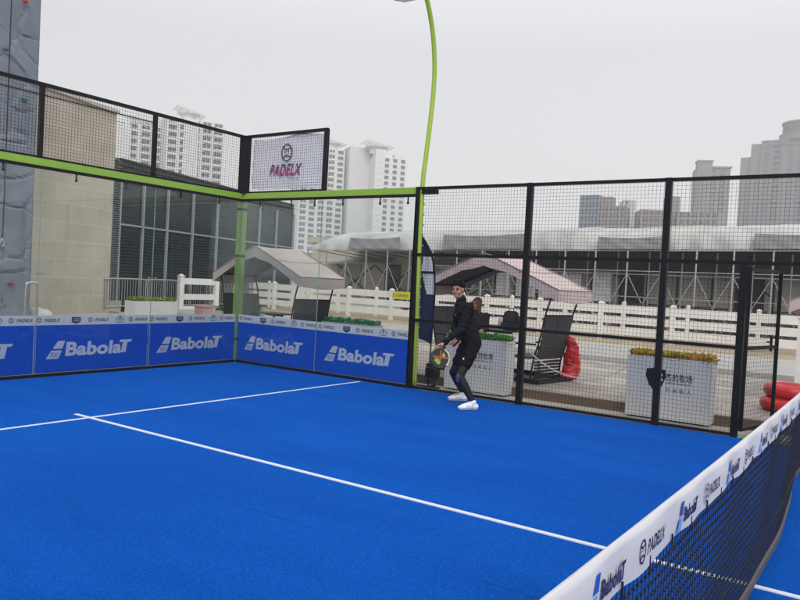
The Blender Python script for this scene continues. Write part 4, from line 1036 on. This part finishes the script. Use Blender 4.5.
lsn = J(468.5, 307.5, .17); rsn = J(459.5, 306.5, -.17)
le = J(461.5, 328.5, .27); lw = J(444.5, 342.5, .30)
re_ = J(455, 327, -.16); rw = J(459.5, 341.5, .10)
lh = J(473, 347, .10); rh = J(467, 347, -.11)
lk = J(459.5, 376.5, .34); la = J(472.8, 401.8, .40)
rk = J(453.5, 372, -.10); ra_ = J(462.5, 391.5, -.34)
body = MB()
body.cap(nk-ZZ*.03, hc-ZZ*.04+RH*.01-CH*.01, .052, .056)
for q, r_a in ((ch, .118), (wa, .110), (pe, .125)): body.ell(q, (r_a*1.0, r_a*.95, .16))
body.cap(ch, pe, .11, .11); body.cap(lsn, ch, .048, .09); body.cap(rsn, ch, .048, .09); body.cap(nk, ch, .052, .09)
body.cap(lsn, le, .042, .034); body.cap(le, lw, .034, .026); body.cap(rsn, re_, .042, .034); body.cap(re_, rw, .034, .026)
body.cap(lh, lk, .085, .055); body.cap(lk, lk*.6+la*.4, .054, .056); body.cap(lk*.6+la*.4, la, .056, .036)
body.cap(rh, rk, .085, .055); body.cap(rk, rk*.6+ra_*.4, .054, .056); body.cap(rk*.6+ra_*.4, ra_, .056, .036)
td = (-RH*.93+CH*.30).normalized(); td2 = (-RH*.97+CH*.1).normalized()
for a_, d_ in ((la, td), (ra_, td2)): body.cap(a_-ZZ*.04, a_-ZZ*.06+d_*.13, .035, .025)
hd1 = (-RH*.85-ZZ*.45+CH*.1); hand(body, lw, hd1, (-ZZ*.8-RH*.2), curl=.25, spread=.25, thumb=-1)
# racket grip axis
rc = J(439.9, 358.4, .30); gp = J(456.5, 343.2, .14); ax = (rc-gp).normalized()
hand(body, rw, (ax*.55-RH*.5+CH*.35), (-CH*.8-ZZ*.3), curl=.85, spread=.06, thumb=1)
parts = head(body, pr, hc, (CH*.86-RH*.46-ZZ*.10), 1.06)
bo = remeshed(local(body, pr), 'body', SKIN, pr, .0075, 4)
finish_head(pr, bo, parts, HAIR)
jk = MB()
for q, r_a in ((ch, .152), (wa, .136), (wa.lerp(pe, .45), .138)): jk.ell(q, (r_a, r_a*.95, .17))
jk.cap(ch, wa.lerp(pe, .5), .136, .136); jk.cap(lsn, ch, .080, .12); jk.cap(rsn, ch, .080, .12); jk.cap(nk-ZZ*.01, ch, .078, .12); jk.cap(nk-ZZ*.03, nk+ZZ*.035+RH*.005, .076, .072)
jk.cap(lsn, le, .070, .056); jk.cap(le, lw, .056, .043); jk.cap(rsn, re_, .070, .056); jk.cap(re_, rw-(rw-re_)*.10, .060, .042)
for q0, q1, rr_ in ((lsn, le, .066), (le, lw, .052), (rsn, re_, .064)):
    for k in range(4): c = q0.lerp(q1, .25+.2*k); jk.ell(c, (rr_*1.08, rr_*1.08, .018))
jo = remeshed(local(jk, pr), 'jacket', JKT, pr, .010, 2, folds=(.014, 11))
sh_ = MB(); sh_.ell(pe, (.160, .155, .14)); sh_.cap(lh+ZZ*.03, lh.lerp(lk, .60), .112, .094); sh_.cap(rh+ZZ*.03, rh.lerp(rk, .60), .112, .094)
so2 = remeshed(local(sh_, pr), 'shorts', SHO, pr, .010, 2, folds=(.014, 10))
lg = MB()
for a, k_, c in ((lh, lk, la), (rh, rk, ra_)):
    lg.cap(a, k_, .092, .062); m1_ = k_*.6+c*.4; lg.cap(k_, m1_, .062, .062); lg.cap(m1_, c, .062, .042); lg.cap(c, c-ZZ*.05, .042, .040)
lo_ = remeshed(local(lg, pr), 'leggings', LEG, pr, .010, 3)
kp = MB(); kd = (-RH*.55+CH*.8).normalized()
kp.ell(lk+kd*.045-ZZ*.02, (.034, .034, .07)); remeshed(local(kp, pr), 'knee_patch', mat('purple_patch', (.035, .032, .11), .6, .2, 30), lo_, .008, 3)
def shoe(a_, d_, nm):
    mb = MB(); s_ = ZZ.cross(d_); g = Vector((a_.x, a_.y, .012)); so_ = MB()
    for k in (-1, 1):
        mb.cap(g-d_*.045+s_*k*.010+ZZ*.045, g+d_*.15+s_*k*.020+ZZ*.035, .038, .030)
    mb.cap(g+d_*.05+ZZ*.065, g+d_*.15+ZZ*.045, .040, .032); mb.cap(g+ZZ*.06, Vector((a_.x, a_.y, max(a_.z-.01, .11))), .044, .050); mb.ell(g+d_*.175+ZZ*.032, (.045, .045, .026))
    o = remeshed(local(mb, pr), nm, WSH, pr, .008, 3)
    for k in (-1, 0, 1): so_.cap(g-d_*.05+s_*k*.018+ZZ*.008, g+d_*.185+s_*k*.018+ZZ*.008, .020, .020)
    for v in range(len(so_.v)): so_.v[v] = (so_.v[v][0], so_.v[v][1], max(.008, so_.v[v][2]))
    remeshed(local(so_, pr), 'sole', SOLE, o, .008, 2)
    sp_ = MB()
    for k in (-1, 1):
        for j in range(3): p = g+d_*(.02+.035*j)+s_*k*.050+ZZ*.045; sp_.bar(p-ZZ*.02-d_*.01, p+ZZ*.022+d_*.012, .010, .006)
    local(sp_, pr).build('side_stripes', SOLE, o)
    lc = MB()
    for k in range(5): p = g+d_*(.045+.022*k)+ZZ*(.107-.008*k); lc.bar(p-s_*.022, p+s_*.022, .006)
    local(lc, pr).build('laces', LETW, o)
shoe(la, td, 'shoe'); shoe(ra_, td2, 'shoe')
lgm = MB(); cp = J(455.2, 315, .30); local(lgm.ell(cp, (.012, .012, .010), n=8), pr).build('chest_logo', mat('red_print', (.4, .03, .02), .6), jo)
q_ = lh.lerp(lk, .40)+kd*.115; local(MB().ell(q_, (.012, .012, .02), n=8), pr).build('shorts_logo', LETW, so2)
# racket
rkt = empty('padel_racket', gp, 0, "black padel racket with orange stripes and neon yellow patches in the player's hand", 'racket')
A = ax; Nn = (CH+A*-A.dot(CH)).normalized(); Bx = A.cross(Nn).normalized()
MR = Matrix((Bx, A, Nn)).transposed()
def disc(mb, cy, rx, ry, th, z=0, n_=36, hole=None, egg=.0):
    vs = []
    for zz in (z-th/2, z+th/2):
        for k in range(n_): a = k*6.2832/n_; vs.append(MR @ Vector((rx*math.cos(a)*(1-egg*math.sin(a)), cy+ry*math.sin(a), zz)))
    fs = [(k, (k+1) % n_, n_+(k+1) % n_, n_+k) for k in range(n_)]+[tuple(range(n_))[::-1], tuple(range(n_, 2*n_))]
    mb.add(vs, fs)
Lr = (rc-gp).length
mb = MB(); disc(mb, Lr, .125, .138, .034); mb.build('racket_face', mat('racket_black', (.012, .012, .014), .35), rkt)
mb = MB(); ps = [MR @ Vector((.128*math.cos(a*6.2832/40), Lr+.141*math.sin(a*6.2832/40), 0)) for a in range(40)]; mb.tube(ps, .016, 8, closed=True); mb.build('racket_frame', mat('racket_black_gloss', (.02, .02, .022), .25), rkt)
mb = MB(); ps = [MR @ Vector((.128*math.cos(R(a)), Lr+.141*math.sin(R(a)), .004)) for a in range(180, 300, 8)]; mb.tube(ps, .0165, 8); mb.build('frame_stripe', mat('cream_stripe', (.60, .58, .30), .5), rkt)
def rq(mb, pts, z): mb.add([MR @ Vector((x, Lr+y, z)) for x, y in pts], [tuple(range(len(pts)))])
mb = MB()
for z in (.0178, -.0178): rq(mb, [(-.080, -.085), (-.062, -.098), (.095, .064), (.080, .078)], z)
for z in (.0182, -.0182): rq(mb, [(.082, -.07), (.068, -.084), (-.035, .025), (-.022, .038)], z)
mb.build('orange_stripe', mat('racket_orange', (.42, .08, .03), .4), rkt)
mb = MB()
for z in (.0186, -.0186): rq(mb, [(-.040, .090), (.035, .095), (.050, .055), (.01, .025), (-.035, .035), (-.055, .06)], z); rq(mb, [(-.03, -.08), (.03, -.095), (.015, -.045), (-.015, -.04)], z)
mb.build('yellow_patch', mat('racket_yellow', (.26, .42, .03), .4), rkt)
mb = MB()
for i in range(-4, 5):
    for j in range(-4, 5):
        if i*i+j*j < 15: mb.tube([MR @ Vector((i*.02, Lr+j*.02, -.0195)), MR @ Vector((i*.02, Lr+j*.02, .0195))], .0045, 6)
mb.build('face_holes', EYE, rkt)
mb = MB()
for s_ in (-1, 1): mb.tube([MR @ Vector((s_*.012, .07, 0)), MR @ Vector((s_*.035, Lr-.15, 0)), MR @ Vector((s_*.06, Lr-.115, 0))], .013, 8)
mb.build('throat', mat('racket_throat', (.3, .3, .32), .4), rkt)
MB().tube([MR @ Vector((0, -.06, 0)), MR @ Vector((0, .08, 0))], .0165, 10).build('grip', JKT, rkt)
# ---------------------------------------------------------------- seated woman
wp = empty('person', (at(478, 330, 13.3).x, at(478, 330, 13.3).y, .14), 0, 'seated woman with long brown hair in dark jacket, behind the player under the pink canopy', 'person')
def K(px, py, dc=0): return at(px, py, 13.3-dc)
whc = K(476.8, 304.5); wn = K(477.5, 310.5); wc = K(478.5, 319, -.03); wpv = K(479, 335, -.05); wpv.z = .66
b2 = MB(); b2.cap(wn-ZZ*.03, whc, .045, .045); b2.cap(wc, wpv, .11, .13); b2.cap(wn, wc, .05, .10)
sa, sb2 = wc+RH*.14+ZZ*.06, wc-RH*.14+ZZ*.06
ea, eb = sa+CH*.10-ZZ*.24, sb2+CH*.10-ZZ*.24; wa_, wb_ = ea+CH*.20-RH*.10, eb+CH*.20+RH*.06
for s1, e1, w1 in ((sa, ea, wa_), (sb2, eb, wb_)): b2.cap(s1, wc, .05, .08); b2.cap(s1, e1, .042, .034); b2.cap(e1, w1, .034, .024); hand(b2, w1, CH-RH*.2, -ZZ, L=.16, curl=.4, spread=.05)
for s_ in (-1, 1):
    h0 = wpv+RH*.08*s_; k0 = h0+CH*.40-ZZ*.02; f0 = Vector((k0.x, k0.y, .24)); b2.cap(h0, k0, .08, .055); b2.cap(k0, f0, .05, .035); b2.cap(f0, f0+CH*.14-ZZ*.05, .035, .028)
parts = head(b2, wp, whc, (CH*.7-RH*.65), .95, hair='long')
wb = remeshed(local(b2, wp), 'body', SKIN, wp, .009, 4)
finish_head(wp, wb, parts, mat('brown_hair', (.10, .048, .026), .5, .5, 30))
j2 = MB(); j2.cap(wc, wpv, .14, .155); j2.cap(wn-ZZ*.02, wc, .065, .13)
for s1, e1, w1 in ((sa, ea, wa_), (sb2, eb, wb_)): j2.cap(s1, wc, .07, .1); j2.cap(s1, e1, .062, .052); j2.cap(e1, e1.lerp(w1, .9), .052, .040)
remeshed(local(j2, wp), 'jacket', mat('dark_coat', (.014, .015, .02), .8, .3, 10), wp, .011, 3)
t2_ = MB()
for s_ in (-1, 1): h0 = wpv+RH*.08*s_; k0 = h0+CH*.40-ZZ*.02; f0 = Vector((k0.x, k0.y, .26)); t2_.cap(h0, k0, .095, .068); t2_.cap(k0, f0, .066, .05)
remeshed(local(t2_, wp), 'trousers', LEG, wp, .011, 3)
# ---------------------------------------------------------------- small things on the deck
tz = .14+.842
p = at(511, 320, 12.65); bk = MB(); bk.ell((0, 0, .17), (.15, .11, .17)); bk.cap((-.08, 0, .08), (.08, 0, .08), .09, .09); bk.cap((-.07, .08, .08), (.07, .08, .08), .05, .05); bk.cap((-.06, 0, .27), (.06, 0, .27), .07, .07)
bko = remeshed(bk, 'backpack', mat('black_nylon', (.012, .012, .014), .7, .3, 12, bump=.3, bscale=20), None, .009, 3)
bko.location = (p.x, p.y, tz-.01); bko.rotation_euler = (0, 0, RZ0)
tag(bko, 'black backpack standing on the table under the canopy behind the post', 'backpack')
MB().tube(smoothpts([(-.04, 0, .33), (-.03, 0, .38), (.03, 0, .38), (.04, 0, .33)], 5), .008, 6).build('handle', BLACK, bko)
mb = MB(); mb.cap((-.09, .12, .1), (.09, .12, .1), .012, .012); mb.build('pocket_piping', mat('nylon_grey', (.05, .05, .055), .6), bko)
p = at(499.7, 324, 12.75); mb = MB(); mb.tube([(0, 0, 0), (0, 0, .14), (0, 0, .165), (0, 0, .18)], [.033, .033, .016, .014], 12)
bt = tag(mb.build('water_bottle', mat('pale_bottle', (.35, .38, .48), .2, .05), loc=(p.x, p.y, tz), smooth=True), 'pale bluish water bottle beside the black backpack', 'bottle')
MB().tube([(0, 0, .18), (0, 0, .205)], .016, 10).build('cap', LETW, bt)
# plastic chain between the planter boxes
def link(mb, c, d, roll, L=.030, wd_=.011, r_=.0042):
    d = d.normalized(); s_ = d.cross(ZZ).normalized(); u_ = s_.cross(d); a = s_*math.cos(roll)+u_*math.sin(roll)
    pts = [c+d*(L*.5)*math.cos(k/10*6.2832)+a*wd_*math.sin(k/10*6.2832) for k in range(10)]; mb.tube(pts, r_, 5, closed=True)
mb = MB(); A0, A1 = Vector((-.84, 5.71, .72)), Vector((-.84, 7.38, .74)); prev = None; path = []
for i in range(400): t = i/399; path.append(A0.lerp(A1, t)-ZZ*(.33*4*t*(1-t)))
acc = 0; k = 0
for i in range(1, 400):
    acc += (path[i]-path[i-1]).length
    if acc > .0235: link(mb, path[i], path[i]-path[i-1], (k % 2)*math.pi/2); acc = 0; k += 1
tag(mb.build('plastic_chain', mat('white_chain', (.62, .62, .62), .4, .05)), 'white plastic chain hanging slack between the two lettered planter boxes', 'chain')
# red bag behind the swing, black case, stacked red rings, white panel
RED = mat('red_vinyl', (.42, .018, .022), .35, .2, 4, bump=.3, bscale=6)
p = at(569, 365, 12.75); mb = MB(); 
for k in range(17): t = k/16; mb.ell((.02*math.sin(t*9)+.10*math.sin(t*2.6)-.08*t, .03*math.sin(t*5), .09+.62*t), (.165-.09*t*t+.004*math.sin(k*2.1), .13-.04*t, .08))
rbg = remeshed(mb, 'red_bag', RED, None, .010, 6, folds=(.030, 7)); rbg.location = (p.x, p.y, .137); rbg.rotation_euler = (0, 0, RZ0)
tag(rbg, 'crumpled red vinyl bag leaning behind the right seat of the canopy swing', 'bag')
p = at(437, 372, 11.9); mb = MB().box((-.11, -.08, .0), (.11, .08, .15)).box((-.085, -.085, .03), (.085, -.08, .12)).box((-.03, -.02, .15), (.03, .02, .17))
tag(mb.build('black_case', DARKP, loc=(p.x-.35, p.y-.3, .139)), 'small black case on the deck left of the planter behind the racket', 'case')
for i, (px_, z, lab) in enumerate(((786, .10, 'glossy red inflatable ring, lower one of the pair outside the gate'), (789, .295, 'glossy red inflatable ring, upper one of the pair outside the gate'))):
    p = at(px_, 405, 10.55); mb = MB(); pts = [(.25*math.cos(k/40*6.2832), .25*math.sin(k/40*6.2832), 0) for k in range(40)]
    mb.tube(pts, [.098+.003*math.sin(k*3) for k in range(40)], 16, closed=True)
    o = tag(mb.build('inflatable_ring', RED, smooth=True, loc=(p.x, p.y, .14+z)), lab, 'inflatable ring', 'red inflatable rings stacked outside the gate')
    MB().ell((.25, 0, .097), (.02, .02, .012), n=8).build('valve', RED, o)
wp_ = tag(MB().box((-3.25, 9.17, .139), (-3.10, 10.6, 1.47)).build('white_panel', WHITEP), 'tall white panel at the right edge of the photo behind the red rings', 'panel')
MB().box((-3.27, 9.15, 1.47), (-3.08, 10.62, 1.50)).build('cap_rail', WHITEP, wp_)
# ---------------------------------------------------------------- haze
hz = MB().box((-900, -900, -8), (120, 120, 130)); hzm = bpy.data.materials.new('haze_air'); hzm.use_nodes = True; n = hzm.node_tree.nodes; l = hzm.node_tree.links
n.remove(n['Principled BSDF']); pv = n.new('ShaderNodeVolumePrincipled'); pv.inputs['Color'].default_value = (.93, .94, .97, 1); pv.inputs['Density'].default_value = .0009; pv.inputs['Anisotropy'].default_value = 0.0
l.new(pv.outputs[0], n['Material Output'].inputs['Volume'])
tag(hz.build('haze', hzm), None, None, kind='stuff')
